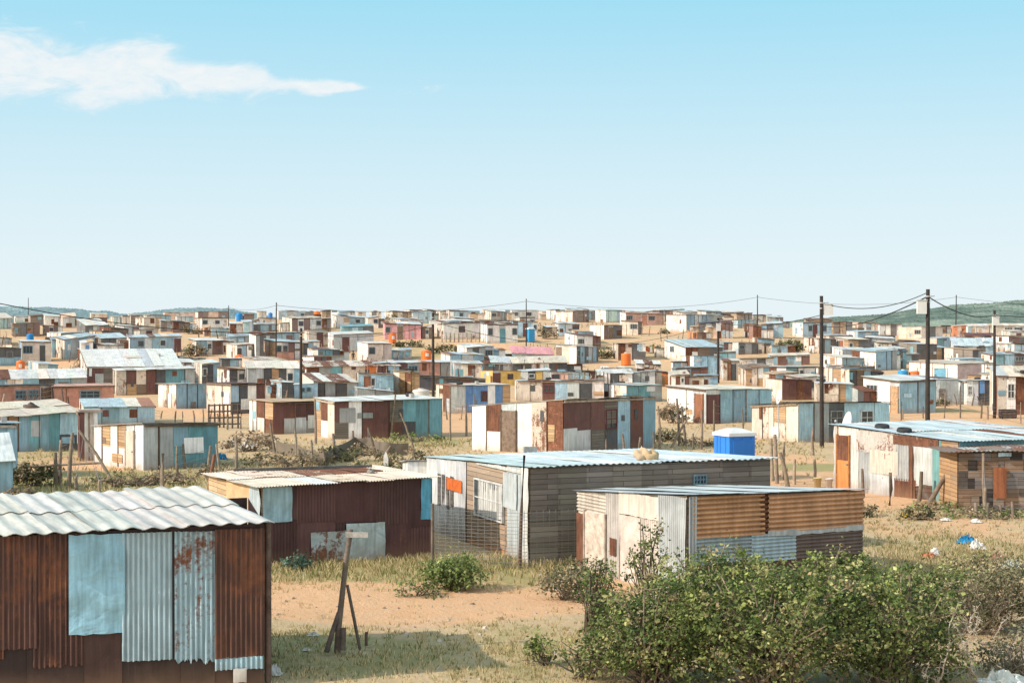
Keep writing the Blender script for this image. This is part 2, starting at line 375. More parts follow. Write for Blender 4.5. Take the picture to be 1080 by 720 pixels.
def geo(xl, xc, xr, yt, yb, o):
    P = gp(xc, yb); 
    if 'd' in o: P = Vector((uu(xc)*o['d'], o['d'], gz(uu(xc)*o['d'], o['d'])))
    d = P.y; s = FPX/d; uc, ul, ur = uu(xc), uu(xl), uu(xr)
    zt = EYE-(yt-HY)/s; hc = zt-P.z
    hc = max(1.15, min(4.2, hc))
    B0 = o.get('B', rnd.uniform(3.0, 4.6))
    if xl < xc-.5:
        best = None
        for ia in range(20, 680, 4):
            a = math.radians(ia/10); den = math.sin(a)+ul*math.cos(a); den2 = math.cos(a)-ur*math.sin(a)
            if den <= .02 or den2 <= .05: continue
            B = (P.x-ul*d)/den; A = (ur*d-P.x)/den2
            e = abs(math.log(B/B0))+(abs(math.log(A/2.2))*.7 if A < 2.2 else 0)+(abs(math.log(A/9)) if A > 9 else 0)
            if best is None or e < best[0]: best = (e, a, A, B)
        _, a, A, B = best
    else:
        a = o.get('a', max(-math.atan(uc)+math.radians(1.0), math.radians(-9))); A = (ur*d-P.x)/(math.cos(a)-ur*math.sin(a)); B = B0
    dr = Vector((math.cos(a), math.sin(a), 0)); dl = Vector((-math.sin(a), math.cos(a), 0))
    C = P.copy(); R = P+dr*A; L = P+dl*B; K = P+dr*A+dl*B
    g = [gz(v.x, v.y) for v in (C, R, L, K)]
    zt = P.z+hc; rl = o.get('rl', rnd.uniform(-.12, .12) if s > 11 else rnd.uniform(-.15, .35)); rr = o.get('rr', rnd.uniform(-.2, .2) if s < 12 else rnd.uniform(-.1, .1))
    tops = [zt, zt+rr, zt+rl, zt+rr+rl]
    zb = min(g)-.15
    FR = Face(C, R, tops[0], tops[1], zb, g[0], g[1]); FL = Face(L, C, tops[2], tops[0], zb, g[2], g[0])
    FB1 = Face(R, K, tops[1], tops[3], zb, g[1], g[3]); FB2 = Face(K, L, tops[3], tops[2], zb, g[3], g[2])
    V3 = [Vector((v.x, v.y, t)) for v, t in zip((C, R, L, K), tops)]
    return dict(P=P, s=s, FR=FR, FL=FL, FB1=FB1, FB2=FB2, V=V3, A=A, B=B, a=a, hc=hc, zb=zb)
def S(xl, xc, xr, yt, yb, left, right, roof, label, **o):
    G = geo(xl, xc, xr, yt, yb, o); s = G['s']
    root = thing(o.get('name', 'shack'), label, o.get('cat', 'shack'), G['P'], o.get('group', GRP))
    mb = MB()
    wall_spec(mb, G['FR'], right, root, s); wall_spec(mb, G['FL'], left or right[:1], root, s)
    hid = o.get('hid', 'gbgcg'[rnd.randrange(5)])
    wall_spec(mb, G['FB1'], hid, root, s); wall_spec(mb, G['FB2'], hid+' '+rnd.choice('gcb'), root, s)
    mb.obj('wall', root)
    C, R, L, K = G['V']; rust = o.get('rust', rnd.choice([.12, .25, .4, .55]))
    if o.get('gable'):
        gh = o['gable']; U = (R-C); V = (L-C); rm = MB(); w = MB(); col = jit(PAL[roof]); e = .15
        m0 = C+V*.5+UP*gh-U.normalized()*.2; m1 = R+V*.5+UP*gh+U.normalized()*.2
        Vn = V.normalized()*.25; Un = U.normalized()*.2; dz = UP*-.05
        for q in ([C-Vn-Un+dz, R-Vn+Un+dz, m1, m0], [m0, m1, K+Vn+Un+dz, L+Vn-Un+dz]):
            rm.face(q, col, 'roof_sheet', [(0, 0), (4, 0), (4, 2), (0, 2)], (rust, 2)); rm.face([p-UP*.06 for p in q][::-1], tuple(x*.6 for x in col), 'roof_sheet')
        rm.face([C-Vn-Un+dz-UP*.06, R-Vn+Un+dz-UP*.06, R-Vn+Un+dz, C-Vn-Un+dz], tuple(x*.8 for x in col), 'roof_sheet')
        gc = jit(PAL[(left or right)[0]])
        for a_, b_ in ((L, C), (R, K)):
            w.face([a_, b_, (a_+b_)/2+UP*(gh-.03)], gc, 'iron_sheet', [(0, 2), (3, 2), (1.5, 3)])
        rm.obj('roof', root); w.obj('gable_wall', root)
    else:
        alt = o.get('alt', 'rgscn' if rnd.random() < .7 else None)
        oh = o.get('oh', (rnd.uniform(.02, .2), rnd.uniform(.02, .25), rnd.uniform(.02, .2), .15))
        roof_mesh(C, R, L, K, roof, s, oh, rust=rust, alt=alt, rows=2 if G['B'] > 4.5 and rnd.random() < .4 else 1).obj('roof', root)
    if 5 < s < 19 and o.get('cat', 'shack') == 'shack' and rnd.random() < o.get('annex', .4):
        am = MB(); FR = G['FR']; w_ = rnd.uniform(.9, 1.9); d_ = rnd.uniform(1.0, min(2.4, G['B'])); hh = rnd.uniform(.6, .85)*G['hc']; V = -FR.N
        if rnd.random() < .5: o0 = Vector((R.x, R.y, 0))+V*rnd.uniform(.1, .8)
        else: o0 = Vector((L.x, L.y, 0))-FR.U*w_-V*(d_+rnd.uniform(.1, .6))
        q0, q1, q2, q3 = o0, o0+FR.U*w_, o0+FR.U*w_+V*d_, o0+V*d_; g_ = [gz(v.x, v.y) for v in (q0, q1, q2, q3)]; zb_ = min(g_)-.15; t_ = max(g_)+hh; t2 = t_+rnd.uniform(-.25, .3)
        cs = [rnd.choice('cgwrnbkmz') for _ in range(4)]
        for a_, b_, za, zc, cd, ga, gb in ((q0, q1, t_, t_, cs[0], g_[0], g_[1]), (q1, q2, t_, t2, cs[1], g_[1], g_[2]), (q2, q3, t2, t2, cs[2], g_[2], g_[3]), (q3, q0, t2, t_, cs[3], g_[3], g_[0])):
            wall_spec(am, Face(a_, b_, za, zc, zb_, ga, gb), cd+' '+rnd.choice('cgwrk'), root, s)
        am.obj('annex', root)
        roof_mesh(Vector((q0.x, q0.y, t_)), Vector((q1.x, q1.y, t_)), Vector((q3.x, q3.y, t2)), Vector((q2.x, q2.y, t2)), rnd.choice('gwsrL'), s, (.1, .2, .1, .1), rust=.4, alt='rgs', altp=.3).obj('annex_roof', root)
    G['root'] = root; ALLG[label] = G
    NSH.append((label, round(s, 1), round(G['hc'], 2), round(G['A'], 1), round(G['B'], 1), round(math.degrees(G['a']))))
    return G
# ------------------------------------------------------------------ the settlement, far slope first
# x of left end, near corner, right end; y of eave and foot at the corner; left wall, right wall, roof, label
ROWS = [
# --- skyline and upper slope, from the left
(-14,0,12,335,347,'c','T T g','c','teal house with peach gabled roof at the left edge of the skyline',dict(gable=.8,cat='house',name='house')),
(14,17,31,334,342,'w','w/T w/T','w','white cabin with a teal lower band beside the peach gabled teal house',{}),
(12,14,42,341,355,'c','d k d m','s','long brown plank shack with dark open front below the white and teal cabin',{}),
(30,32,46,333,343,'c','d k','d','small dark brown shack with low brown roof beside the thin left skyline pole',{}),
(46,48,66,333,345,'c','w w2 g','w','boxy white cabin with blank wall above the maroon framed window',{}),
(45,47,66,343,354,'c','m wM m w','w','white shack with maroon framed window under a white fascia',{}),
(64,66,79,334,346,'c','g z','a','grey green cabin with pink gabled roof on the left skyline',dict(gable=.6)),
(81,84,113,336,344,'c','m/k m m','w','maroon shack with a white fascia, stacked above the dark shack with sloping white roof',{}),
(81,90,113,343,352,'k','k z k','w','dark shack with sloping white roof below the maroon shack',dict(rl=.9)),
(95,96,113,331,337,'','c a','c','low cream shack on the skyline behind the maroon shack with white fascia',{}),
(116,120,127,334,345,'c','T g','s','pale teal shack with cream side right of the dark white roofed pair',{}),
(127,129,137,333,345,'c','c c','c','narrow cream shack beside the pale teal one near the left cable',{}),
(135,138,150,332,342,'c','d c','s','cream and brown shack under the low cable on the skyline',{}),
(143,152,170,335,347,'c','ck c n','s','cream shack with dark opening and stained wall left of the rusty red shack',{}),
(168,170,182,338,350,'y','y z','g','grey plank shack touching the rusty red shack',{}),
(180,183,200,339,351,'r','r m d','k','rusty red shack with brown end in the upper left rows',{}),
(185,187,204,334,340,'','g L','L','low shack with pale blue roof just above the rusty red shack',{}),
(172,174,206,330,337,'','a c a','a','long low peach building on the skyline below the small wooded hill',{}),
(206,209,241,329,336,'c','m a m','m','maroon roofed house behind the white house with two windows',{}),
(206,213,239,335,347,'c','wW w wX w','m','white house with dark door, window and maroon fascia left of the blue tank',dict(cat='house',name='house')),
(214,216,222,346,354,'','o a','n','tiny orange shed between the white house and the shack with white teal front',{}),
(221,223,239,346,355,'c','L b','L','low pale blue shack under the white house with maroon fascia',{}),
(238,240,248,345,354,'c','d m','k','dark brown shed between pale blue shack and tan shack',{}),
(246,248,256,343,355,'','n n','n','tan plank shack below the tall blue tank on the left',{}),
(255,257,266,340,356,'c','T T g','g','teal green shack right of the tan plank shack',{}),
(255,258,268,332,340,'','m d','d','maroon shed on the skyline right of the blue tank',{}),
(262,266,292,342,350,'z','k b k','b','dark low shack with blue grey roof left of the first thin pole',{}),
(262,266,316,353,361,'b','b k b b','L','long low shack with pale blue roof running behind the first thin pole',{}),
(271,273,281,328,338,'c','c w','w','cream cube shack left of the small blue tank on the skyline',{}),
(272,275,291,335,343,'c','c a c','c','cream and peach shack beneath the small blue tank',{}),
(292,294,331,328,337,'g','b z bW k','g','long grey teal building on the skyline left of the orange tank',{}),
(338,340,349,328,341,'','n d','d','brown plank shed just right of the skyline orange tank',{}),
(298,308,339,336,350,'c','m wW m g/w gW','s','maroon shack with white shutter and cream left wall below the skyline',{}),
(338,340,349,336,347,'r','r k','s','rust and black shed right of the maroon shack with white shutter',{}),
(350,355,369,333,346,'w','w c','k','white shack with dark roof edge on the upper middle slope',{}),
(356,358,374,329,338,'','b g','b','blue grey shack on the skyline behind the white one with dark roof edge',{}),
(366,369,386,334,345,'w','L LW L','L','pale blue shack with grey window on the upper middle slope',{}),
(376,378,386,329,336,'','n c','d','small brown plank shack on the skyline above the pale blue shack',{}),
(385,388,399,335,346,'','P PW','g','pinkish shack with dark window right of the pale blue shack',{}),
(390,392,402,329,337,'c','k c','s','cream and black shack on the skyline left of the bush',{}),
(359,362,394,347,353,'t','t t k','t','low dark teal shack behind the long white shack with maroon door',{}),
(346,352,394,353,372,'w w','g Dm g g g','w','long white galvanised shack with a maroon door in its front',dict(B=4)),
(409,414,435,328,341,'c','n c d n','n','brown board shack with upright planks on the skyline above the pink house',{}),
(433,436,456,329,341,'','L L','g','plain pale blue shack on the skyline left of the thick pole',{}),
(460,464,474,328,338,'c','c g','c','small cream shack on the skyline right of the thick pole',{}),
(471,474,494,327,339,'c','m b bW b','g','tall skyline shack, maroon at one end and blue grey at the other',{}),
(494,496,512,331,337,'','n s','s','low tan shack on the skyline left of the cream and teal grey one',{}),
(511,518,535,328,338,'c','zW z b','g','cream and teal grey shack with dark window on the skyline above the white house',{}),
(534,536,543,330,338,'','n c','s','tan shed on the skyline left of the two window grey shack',{}),
(404,406,444,341,358,'p','pW p Dd p p p','g','bright pink house with brown door and grey window',dict(cat='house',name='house')),
(443,445,456,346,357,'','m wW d','s','small brown shack with white window frame attached to the pink house',{}),
(461,468,506,341,358,'c','w w wM w w','g','white shack with maroon window behind a stick fence',{}),
(504,506,545,338,345,'','m m d m','k','long dark maroon roofed shed behind the white house with blue door',{}),
(507,514,546,342,362,'w','wW w Dt w wW','m','white house with a teal door between two small dark windows',dict(cat='house',name='house')),
(538,540,568,327,337,'g','gW z gM z','g','grey skyline shack with two dark windows and overhanging roof behind the thin pole',{}),
(538,541,567,338,355,'L','k L Dm L wX','b','pale blue shack with maroon door left of the blue toilet cubicle',{}),
(569,571,576,332,338,'','n','n','tiny tan shed on the skyline right of the grey two window shack',{}),
(586,604,621,328,340,'c w c','m d m','s','skyline shack with white sheet side and maroon board front',dict(B=4.5)),
(583,589,611,341,355,'c','L g mM','g','pale blue and grey shack with a red and white window above black boards',{}),
(628,639,656,327,340,'w','T T b','T','pale turquoise house with white side on the skyline behind the orange tank',dict(cat='house',name='house',hid='T')),
(654,660,699,330,343,'w','eW e De eW e','e','flat roofed brick house with dark door and two windows on the skyline',dict(cat='house',name='house',rust=.05)),
(655,673,677,339,353,'s sW','d','k','plain tan shack in front of the brick skyline house',{}),
(622,637,656,343,358,'w w','m Dd k k','w','low shack with white side, maroon door and charcoal front',{}),
(703,724,757,332,350,'w g w','b g b z','b','wide skyline shack with bright white side and blue grey front right of the brick house',dict(B=5)),
(725,736,745,350,359,'o','d m','n','orange rust box shed in front of the wide white sided shack',{}),
(735,738,757,341,352,'r','k g k','k','black shed with a white patch behind the orange rust box',{}),
(744,747,757,345,357,'','n a','s','narrow pinkish brown shed left of the pole with white box',{}),
(759,761,773,340,357,'','m/g m/g m/g','m','shed with maroon top and pale lower half right of the pole with white box',{}),
(761,778,802,337,346,'c w','b b z','b','low skyline shack with cream side and slate blue roof',{}),
(793,795,814,332,339,'','c n','s','cream shack on the skyline behind the tall thin pole',{}),
(785,790,803,342,357,'r','e r r','r','square rust red shed at the foot of the tall thin pole',{}),
(800,803,826,342,357,'w','b k b b','g','pale blue shack with dark gap right of the rust red shed',{}),
(808,810,826,334,342,'','z k','g','dark open frame shed on the skyline beside the bush on the right',{}),
(836,847,877,340,356,'w','L LW Dm L LW L','L','light blue house with white side, two windows and dark door',dict(cat='house',name='house')),
(848,850,878,337,343,'','d n d','d','low brown shed peeping over the light blue house',{}),
(876,879,899,340,353,'n','d n k','d','brown plank shack between light blue house and peach house',{}),
(897,905,927,340,352,'a','a w k c a','a','peach and cream house with small white chimney below the wooded hill',dict(cat='house',name='house')),
(926,928,951,342,354,'','g w k w','g','white galvanised shack right of the peach house with chimney',{}),
(948,972,994,345,358,'a a aW','P k P','c','peach plastered house with a dark window below the wooded hill',dict(B=5,cat='house',name='house')),
(966,988,1017,357,369,'a a','t b b t','L','peach sided house with blue front and white blue roof behind the double box pole',dict(B=5)),
(991,993,1004,343,352,'','k z','k','charcoal shed right of the peach house with dark window',{}),
(1003,1005,1019,344,356,'','o a o','a','orange plastered shack at the foot of the thin right hand pole',{}),
(1018,1021,1048,344,353,'','w g w','w','white shack on the right skyline beside the orange one',{}),
(1046,1048,1100,343,353,'','s sX gW s sX','s','long beige house with white windows at the right edge of the skyline',dict(cat='house',name='house')),
(1016,1018,1050,355,362,'m','m r k m','m','low maroon shack in front of the white skyline shack on the right',{}),
(1046,1064,1096,354,364,'w','m k k','w','white sided shack with maroon and black front at the right edge',{}),
(1050,1070,1098,364,371,'w w','L w','r','white walled shack with flat red roof at the right edge',{}),
# --- second band
(-20,-2,22,366,386,'b','k/b kW/b k/b','L','blue shed with black upper half left of the grey house with big window',{}),
(-6,-4,12,357,364,'','g b','g','small grey shack half cut by the left edge above the blue shed',{}),
(20,23,54,360,382,'b','sU2 s Dk s','w','grey plaster house with big four pane window, blue barrel behind its roof',dict(cat='house',name='house')),
(53,55,61,358,377,'','b k','b','narrow blue grey lean-to right of the grey plaster house',{}),
(59,68,100,358,379,'c','b z b zW','b','blue shack with cream side and roof rising to the right',dict(rr=.5)),
(100,107,133,357,366,'d','k k z','L','dark low shack with brown end and pale blue roof behind the white walls',dict(rl=.6)),
(84,86,98,362,381,'w','w DB w','w','tall white shack with a blue door left of the grey block building',{}),
(96,104,131,364,381,'w','w g w g','w','pale grey block building with white lit end wall',{}),
(134,137,191,356,373,'w','b bW g b bX b Dm','L','long blue shack with maroon door and two windows, red strip along its roof',dict(rl=.3)),
(199,207,235,359,375,'n c','z b wX m m','w','blue and maroon shack with a white barred window and tan side',{}),
(233,235,240,356,372,'','w','w','thin white shed leaning on the maroon end of the shack with barred window',{}),
(239,242,266,356,364,'','b b z','b','low blue shack behind the cream box with orange tank',{}),
(239,250,270,364,381,'c','gM b w k','s','cream sided box shack with window behind the squat orange tank',{}),
(263,270,278,353,381,'w','z k','w','narrow shack with white side left of the orange lit shack',{}),
(277,291,317,360,380,'a n','wW/e gW/e m/e g','L','shack with glowing peach side, red lower boards and pale blue roof',{}),
(314,318,337,361,372,'m','kW b w','g','low shack with black opening and blue white patch behind the short thick pole',{}),
(377,388,413,362,382,'P','PW P v','P','pinkish white house with small dark window and low front wall',dict(cat='house',name='house')),
(586,608,629,365,384,'Dd c w','kU b k z b','c','square shack with cream side and black blue front standing alone on the sandy patch',dict(B=3.6)),
(646,652,681,362,380,'c','r s k w/k','s','shack of brown board and black sheet with a white patch behind the tall orange tank',{}),
(701,723,762,366,382,'w wX c w','r d k','L','white shack with long pale roof and rust corner, left of the pole with white box',dict(B=6,rl=.9,rust=.1)),
(690,692,700,367,377,'','c','c','cream lean-to at the left end of the shack with long pale roof',{}),
(764,779,813,361,374,'g w g','kW z k c r','c','galvanised shack with wide black opening under a cream roof',{}),
(848,864,882,357,373,'c r/w c','k b k','s','charcoal shack with cream and rust side in front of the light blue house',{}),
(881,895,916,358,375,'c Dr n','nX n k k','c','tan shack with red door and black front end',{}),
(914,917,943,356,370,'g','g c g','w','pale galvanised shack behind the cream and rust shed on the right slope',{}),
(922,926,946,361,373,'','c r c k','s','cream and rust shed with dark doorway behind the tall blue corrugated shed',{}),
(810,814,839,364,374,'c','b b r','w','low blue shack with white roof and rusty end below the bush',{}),
(810,812,854,375,385,'','b r b b m','s','long low blue and maroon shack with tan roof left of the double wired pole',{}),
(948,967,988,363,379,'y y','k k','g','dark shack with grey board side in front of the peach house',{}),
(943,945,956,370,389,'','t k t','k','narrow dark teal shed right of the tall blue corrugated shed',{}),
(1003,1006,1050,366,373,'g','k b k b','L','low dark shack under a wide pale blue roof on the right slope',dict(rl=.9)),
(996,1026,1037,369,382,'c y y','k z','n','grey and tan board shack with black front end on the right slope',{}),
(1035,1048,1092,374,386,'w','t b kW t','L','teal blue white sided shack with pale blue roof beside the right hand box pole',{}),
(959,1010,1050,384,402,'P P P P','v v v','s','large pinkish plastered house with mauve front and flat tan roof',dict(B=9,cat='house',name='house',rl=.1,rust=.05)),
(899,924,946,371,391,'r w w','b b b z','L','tall blue corrugated shed with red and white side',dict(B=4)),
(867,888,917,377,390,'w w','b b b','c','blue shack with plain white side and tan roof right of the first box pole',{}),
(800,829,866,387,400,'L r w','t w w','w','shack with teal front, white sheets and long white roof left of the first box pole',{}),
(870,896,926,389,412,'c n c','k d b k','b','dark plank shack with cream and peach side behind the foil covered shack',{}),
# --- third band, around the middle of the picture
(85,92,192,387,408,'w','m y d y k r','w','very large shack with broad white sloping roof and dark board front on the left',dict(B=7,rl=1.6,rust=.12)),
(-12,-10,91,401,413,'','b c b k b z','w','long low shack with full length dirty white roof behind the brick house',dict(rl=.75,rust=.25)),
(119,123,205,391,417,'c','c m/n c/d m k t t z','w','patchwork shack of cream, brown and teal boards under a thin white roof',{}),
(167,186,219,405,431,'w w','b b b','w','shack with white side and plain blue tarpaulin front',{}),
(205,213,231,384,406,'c','kX k b','s','shack with black doorway and white window frame in the left middle rows',{}),
(231,234,260,380,388,'','k b g','L','low shack under a pale blue roof behind the rust roofed cream shack',{}),
(229,242,284,389,410,'c w','k wX L/L L k','n','cream sided shack with tan rusted roof and pale blue patched front',dict(rust=.6)),
(218,243,279,405,437,'c c s','L/k k w/k m','m','cream board shack with light blue patches and maroon roof edge behind the lattice fence',{}),
(286,297,309,403,421,'L','k k','g','small open shed with pale blue side left of the blue windowed shack',{}),
(307,310,335,406,420,'L','L LU LU L','g','pale blue shack with a row of windows behind the rust and cream shack',{}),
(258,262,318,388,412,'','z g k n k wX b','c','long shack with tan white roof and black openings left of the short thick pole',dict(rl=.6)),
(318,331,363,375,393,'w w','m k z z','w','shack with white end and dark brown and green grey front behind the short thick pole',{}),
(318,324,421,387,400,'r','r z t s s o m b','c','long low shack with cream roof over rust, teal and tan panels',dict(rl=.5)),
(319,331,377,402,419,'s','k z k z','w','dark grey low shack with cream white roof right of the short thick pole',dict(rl=.6)),
(375,378,415,393,417,'c','L Dr LX L b b','g','pale blue shack with rust door and narrow window above the dark green shack',{}),
(405,407,434,373,380,'','b b z','b','blue grey low roofed shack left of the round orange tank',{}),
(391,395,476,383,398,'t','k z m zU e e z','g','wide low shack with grey roof and brick red panel behind the thick pole',dict(rl=.15)),
(415,434,442,392,416,'c n r','n n','s','cream and rust board shack left of the thick pole',dict(B=3)),
(440,443,512,396,412,'','k y k d k','k','long charcoal shack with sagging dark roof running to the blue shack',dict(rr=-.35)),
(475,479,508,383,401,'','g c r c','w','galvanised and cream shack with a rusty orange sheet left of the yellow shack',{}),
(508,510,541,384,393,'','k k z','g','black fronted shack behind the yellow shack',dict(rl=.7)),
(507,520,549,391,407,'l','Dm l lM l','n','yellow shack with brown door and purple framed window',{}),
(539,541,584,374,382,'','L b L','p','low shack with a pink roof right of the thin pole',dict(rl=.8,rust=.05,alt=None)),
(538,541,598,383,394,'','k k e w k k','s','long black fronted shack with tan roof and an orange brick patch',dict(rl=.6)),
(547,549,580,394,404,'','w kX l g','g','white shack with dark window and yellow brown door right of the yellow shack',{}),
(578,581,621,392,405,'g','gM a L Lm','b','shack with barred grey window, peach panel and pale blue sheets',{}),
(597,599,628,390,404,'','k L k m','k','black framed open porch shack left of the silver water drum',{}),
(633,637,672,388,400,'w','L w b w','c','low pale shack with cream white roof below the tall orange tank',{}),
(634,636,667,394,409,'','w k k w','w','white fronted shack with a long dark gap behind the cream shack with teal front',{}),
(664,668,691,393,408,'','z z g','g','plain grey green shack left of the cream and orange panels',{}),
(670,672,697,385,394,'','w c','w','low white shack behind the grey green one near the middle',{}),
(689,692,710,391,407,'c','c o n','s','cream shack with one orange panel near the middle',{}),
(705,708,727,396,410,'','w r wX m','s','white and rust shack behind the blue house with red door',{}),
(709,712,746,392,400,'','b b k m','b','low dark blue roofed shack behind the white and rust shack',{}),
(720,732,761,375,398,'w r w','L L L L','L','tall light blue corrugated shed left of the pole with white box',dict(B=3.8)),
(748,750,776,372,381,'','k t b','s','dark teal shack behind the light blue corrugated shed',{}),
(732,734,757,398,408,'','b g b','b','low blue shack behind the roof of the blue house with red door',{}),
(760,763,780,381,401,'c','c r Dk c','s','cream and rust shack with a black doorway right of the pole with white box',{}),
(778,781,816,378,390,'','c g k g','c','galvanised shack with cream roof above the tan board shack',{}),
(779,787,811,389,407,'c','n c w/n b','d','tan board shack with dark roof edge above the foil covered shack',{}),
(810,825,856,400,422,'c c','m m r m','m','maroon shack with cream side behind the foil covered shack',{}),
(859,862,900,404,424,'','c r/c c n b','w','cream and brown patched shack right of the first box pole',{}),
(911,949,987,402,436,'wX2 w Dn','b b b b','w','white sided shack with tan door and shiny blue sheet front',dict(B=5,rl=.2)),
(983,985,1011,401,427,'','g z z z','z','grey green corrugated shack right of the thick double box pole',{}),
(1010,1020,1045,402,427,'w','wX g B/k k','w','small white shack with blue patch over dark lattice',{}),
(1044,1052,1100,396,438,'s w r','c wX r s/r c','s','tan and rust patchwork shack with tan roof behind the right hand box pole',dict(rl=.6)),
# --- nearer rows
(-30,0,56,407,432,'e','e eU eU Dd','k','brick house part with recessed veranda and blue window',dict(cat='house',name='house',rust=.05)),
(54,57,120,408,430,'e','e e eU2 e','e','brick house wing with wide blue three pane window above the tarred roof shack',dict(cat='house',name='house',rust=.05)),
(84,88,163,431,448,'c','b b L L','L','blue shack with broad pale blue roof behind the cream patchwork shack',dict(rl=.35,rust=.1)),
(-25,-3,84,440,477,'c','n/z n/z b t b t L/k L/k','s','long blue patchwork shack with stones on its ragged tan roof',dict(rl=.35,rr=.15,rust=.3,B=5)),
(82,84,103,435,486,'','m w c w','s','tall narrow white board shed with a maroon doorpost beside the long blue shack',dict(B=3)),
(100,151,229,447,496,'w n/w w n/w Dc w','g z b/t t t','c','cream board shack with teal side and thin tan roof',dict(B=4.5,rl=-.3,rust=.2)),
(-30,-26,18,447,507,'','b kW b b','b','grey blue corrugated shed at the left edge behind the tiny roof',dict(B=3)),
(-40,-36,13,493,524,'','b k b','g','little shed with steep grey corrugated roof at the left edge',dict(rl=.7,B=2.5,rust=.05,alt=None)),
(263,288,334,424,458,'w r/c n/r','m m/g m/g m/z','n','cream and rust shack with deep maroon open front and tan roof',dict(rl=.0,B=4,rust=.4)),
(332,353,466,424,463,'n r/w c','m/y wm m m/m y/m t/k t t','w','long maroon and dark green shack with white shutter and white roof edge',dict(rl=.05,B=4,rust=.1)),
(374,377,414,414,424,'','z z','g','low grey wedge shack behind the long maroon and dark green shack',dict(rr=-.3)),
(460,475,538,407,436,'c r','g g B B BM w B n','s','blue painted shack with maroon window and cream and rust side',dict(B=4)),
(543,546,637,402,423,'c','c c mM L g Dk w','g','cream and pale blue shack with maroon barred window and black doorway',{}),
(636,661,698,407,424,'w c','t t z','L','cream shack with open teal front behind the maroon patchwork shack',dict(B=4)),
(704,745,814,411,447,'w w Dr','Dm b b b/b b','c','blue house with brick red door in its white side and maroon door in front',dict(B=5,rl=.1,rust=.1)),
(793,842,938,425,466,'c c n/c c','L z kW L LX L','k','foil covered shack with cream board side and two windows',dict(B=5,rl=-.35,rust=.1)),
(498,594,691,422,480,'w r/w Dd w c r/r','m/g m/g m/y yM/k Lw m b','c','maroon and grey patchwork shack with a white rusted side and blue foil sheet',dict(B=5.5,rl=-.45,rr=-.1,rust=.3)),
]
for r in ROWS:
    S(*r[:9], **r[9])
# ------------------------------------------------------------------ near shacks, sheet by sheet
def csheet(F, root, x0, x1, y0, y1, code, kind='v', off=.03, rust=None, name='wall_sheet', jag=0., pitch=.08, amp=.017, label=None, col=None, tilt=0):
    """one sheet nailed on a wall; extents surveyed in the photograph, kept as metres on that wall"""
    u0, u1 = F.at(x0), F.at(x1); um = (u0+u1)/2
    z1, z0 = F.z(um, y0), F.z(um, y1); z0 = max(z0, F.zb+.01); z1 = min(z1, F.top(um)-.005)
    mb = MB(); c = col or jit(PAL[code], .06); r = RUST.get(code, .05) if rust is None else rust; q = rnd.uniform(0, 60); lu, lz = u1-u0, z1-z0
    mat = 'plank' if kind == 'p' else matof(code) if kind == 'f' else 'iron_sheet'
    if kind in 'vh':
        if kind == 'v': na, nb = max(8, int(lu/pitch*6)), 7
        else: na, nb = 9, max(8, int(lz/pitch*6))
        wob = [[rnd.uniform(-.008, .008) for _ in range(8)] for _ in range(8)]
        jg = [rnd.uniform(-jag, jag) for _ in range(na+1)]; jt = [rnd.uniform(-.015, .015) for _ in range(na+1)]
        for i in range(1, na): jg[i] = .5*jg[i]+.5*jg[i-1]
        P = []; UV = []; H = []
        for i in range(na+1):
            a = lu*i/na; rp = []; ru = []; rh = []
            for j in range(nb+1):
                t = j/nb; z = z0+lz*t+(jg[i]*(1-t) if kind == 'v' else 0)+jt[i]*.4*(t if kind == 'v' else 0)+tilt*(a-lu/2)
                ph = a if kind == 'v' else z-z0
                zz = min(z, F.top(u0+a)-.004)
                # sheets bow a little between nails
                o = off+amp*math.sin(2*math.pi*ph/pitch)+wob[int(i/na*6.99)][int(t*6.99)]*(1 if kind == 'h' else .6)+.012*math.sin(a*2.1+q)*math.sin(z*2.7+q)
                rp.append(F.pt(u0+a, zz, o)); ru.append((a+q, z-F.gnd(um))); rh.append(z-F.gnd(um))
            P.append(rp); UV.append(ru); H.append(rh)
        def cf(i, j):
            ph = (lu*(i+.5)/na if kind == 'v' else lz*(j+.5)/nb); f_ = .66+.42*(.5+.5*math.sin(2*math.pi*ph/pitch)); return (c[0]*f_, c[1]*f_, c[2]*f_)  # valleys painted darker: ridge shade and grime together in the colour
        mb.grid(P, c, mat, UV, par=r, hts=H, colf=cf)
    else:
        na, nb = max(4, int(lu/.12)), max(4, int(lz/.12)); P = []; UV = []; H = []
        for i in range(na+1):
            a = lu*i/na; rp = []; ru = []; rh = []
            for j in range(nb+1):
                z = z0+lz*j/nb+rnd.uniform(-1, 1)*(.012 if j in (0, nb) and kind == 'f' else 0)+tilt*(a-lu/2)+(rnd.uniform(-jag, jag) if j == 0 else 0)
                o = off+(.02*math.sin(a*5+z*3+q)*math.sin(z*6.3-a*2+q)+.012*math.sin(a*11+q)*math.sin(z*9+q) if kind == 'f' and code in 'LBgbw' else 0)
                rp.append(F.pt(u0+a, z, o)); ru.append((a+q, z-F.gnd(um))); rh.append(z-F.gnd(um))
            P.append(rp); UV.append(ru); H.append(rh)
        mb.grid(P, c, mat, UV, par=r, hts=H, smooth=kind == 'f')
    o = mb.obj(name, root)
    if label: o['label'] = label
    return o
def nails(): pass
def plain_wall(mb, F, code, off=0, rust=None):
    n = max(1, int(F.L/1.2))
    for i in range(n):
        a, b = F.L*i/n, F.L*(i+1)/n; panel(mb, F, a, b, F.zb, F.top(a), F.top(b), code, off, rust)
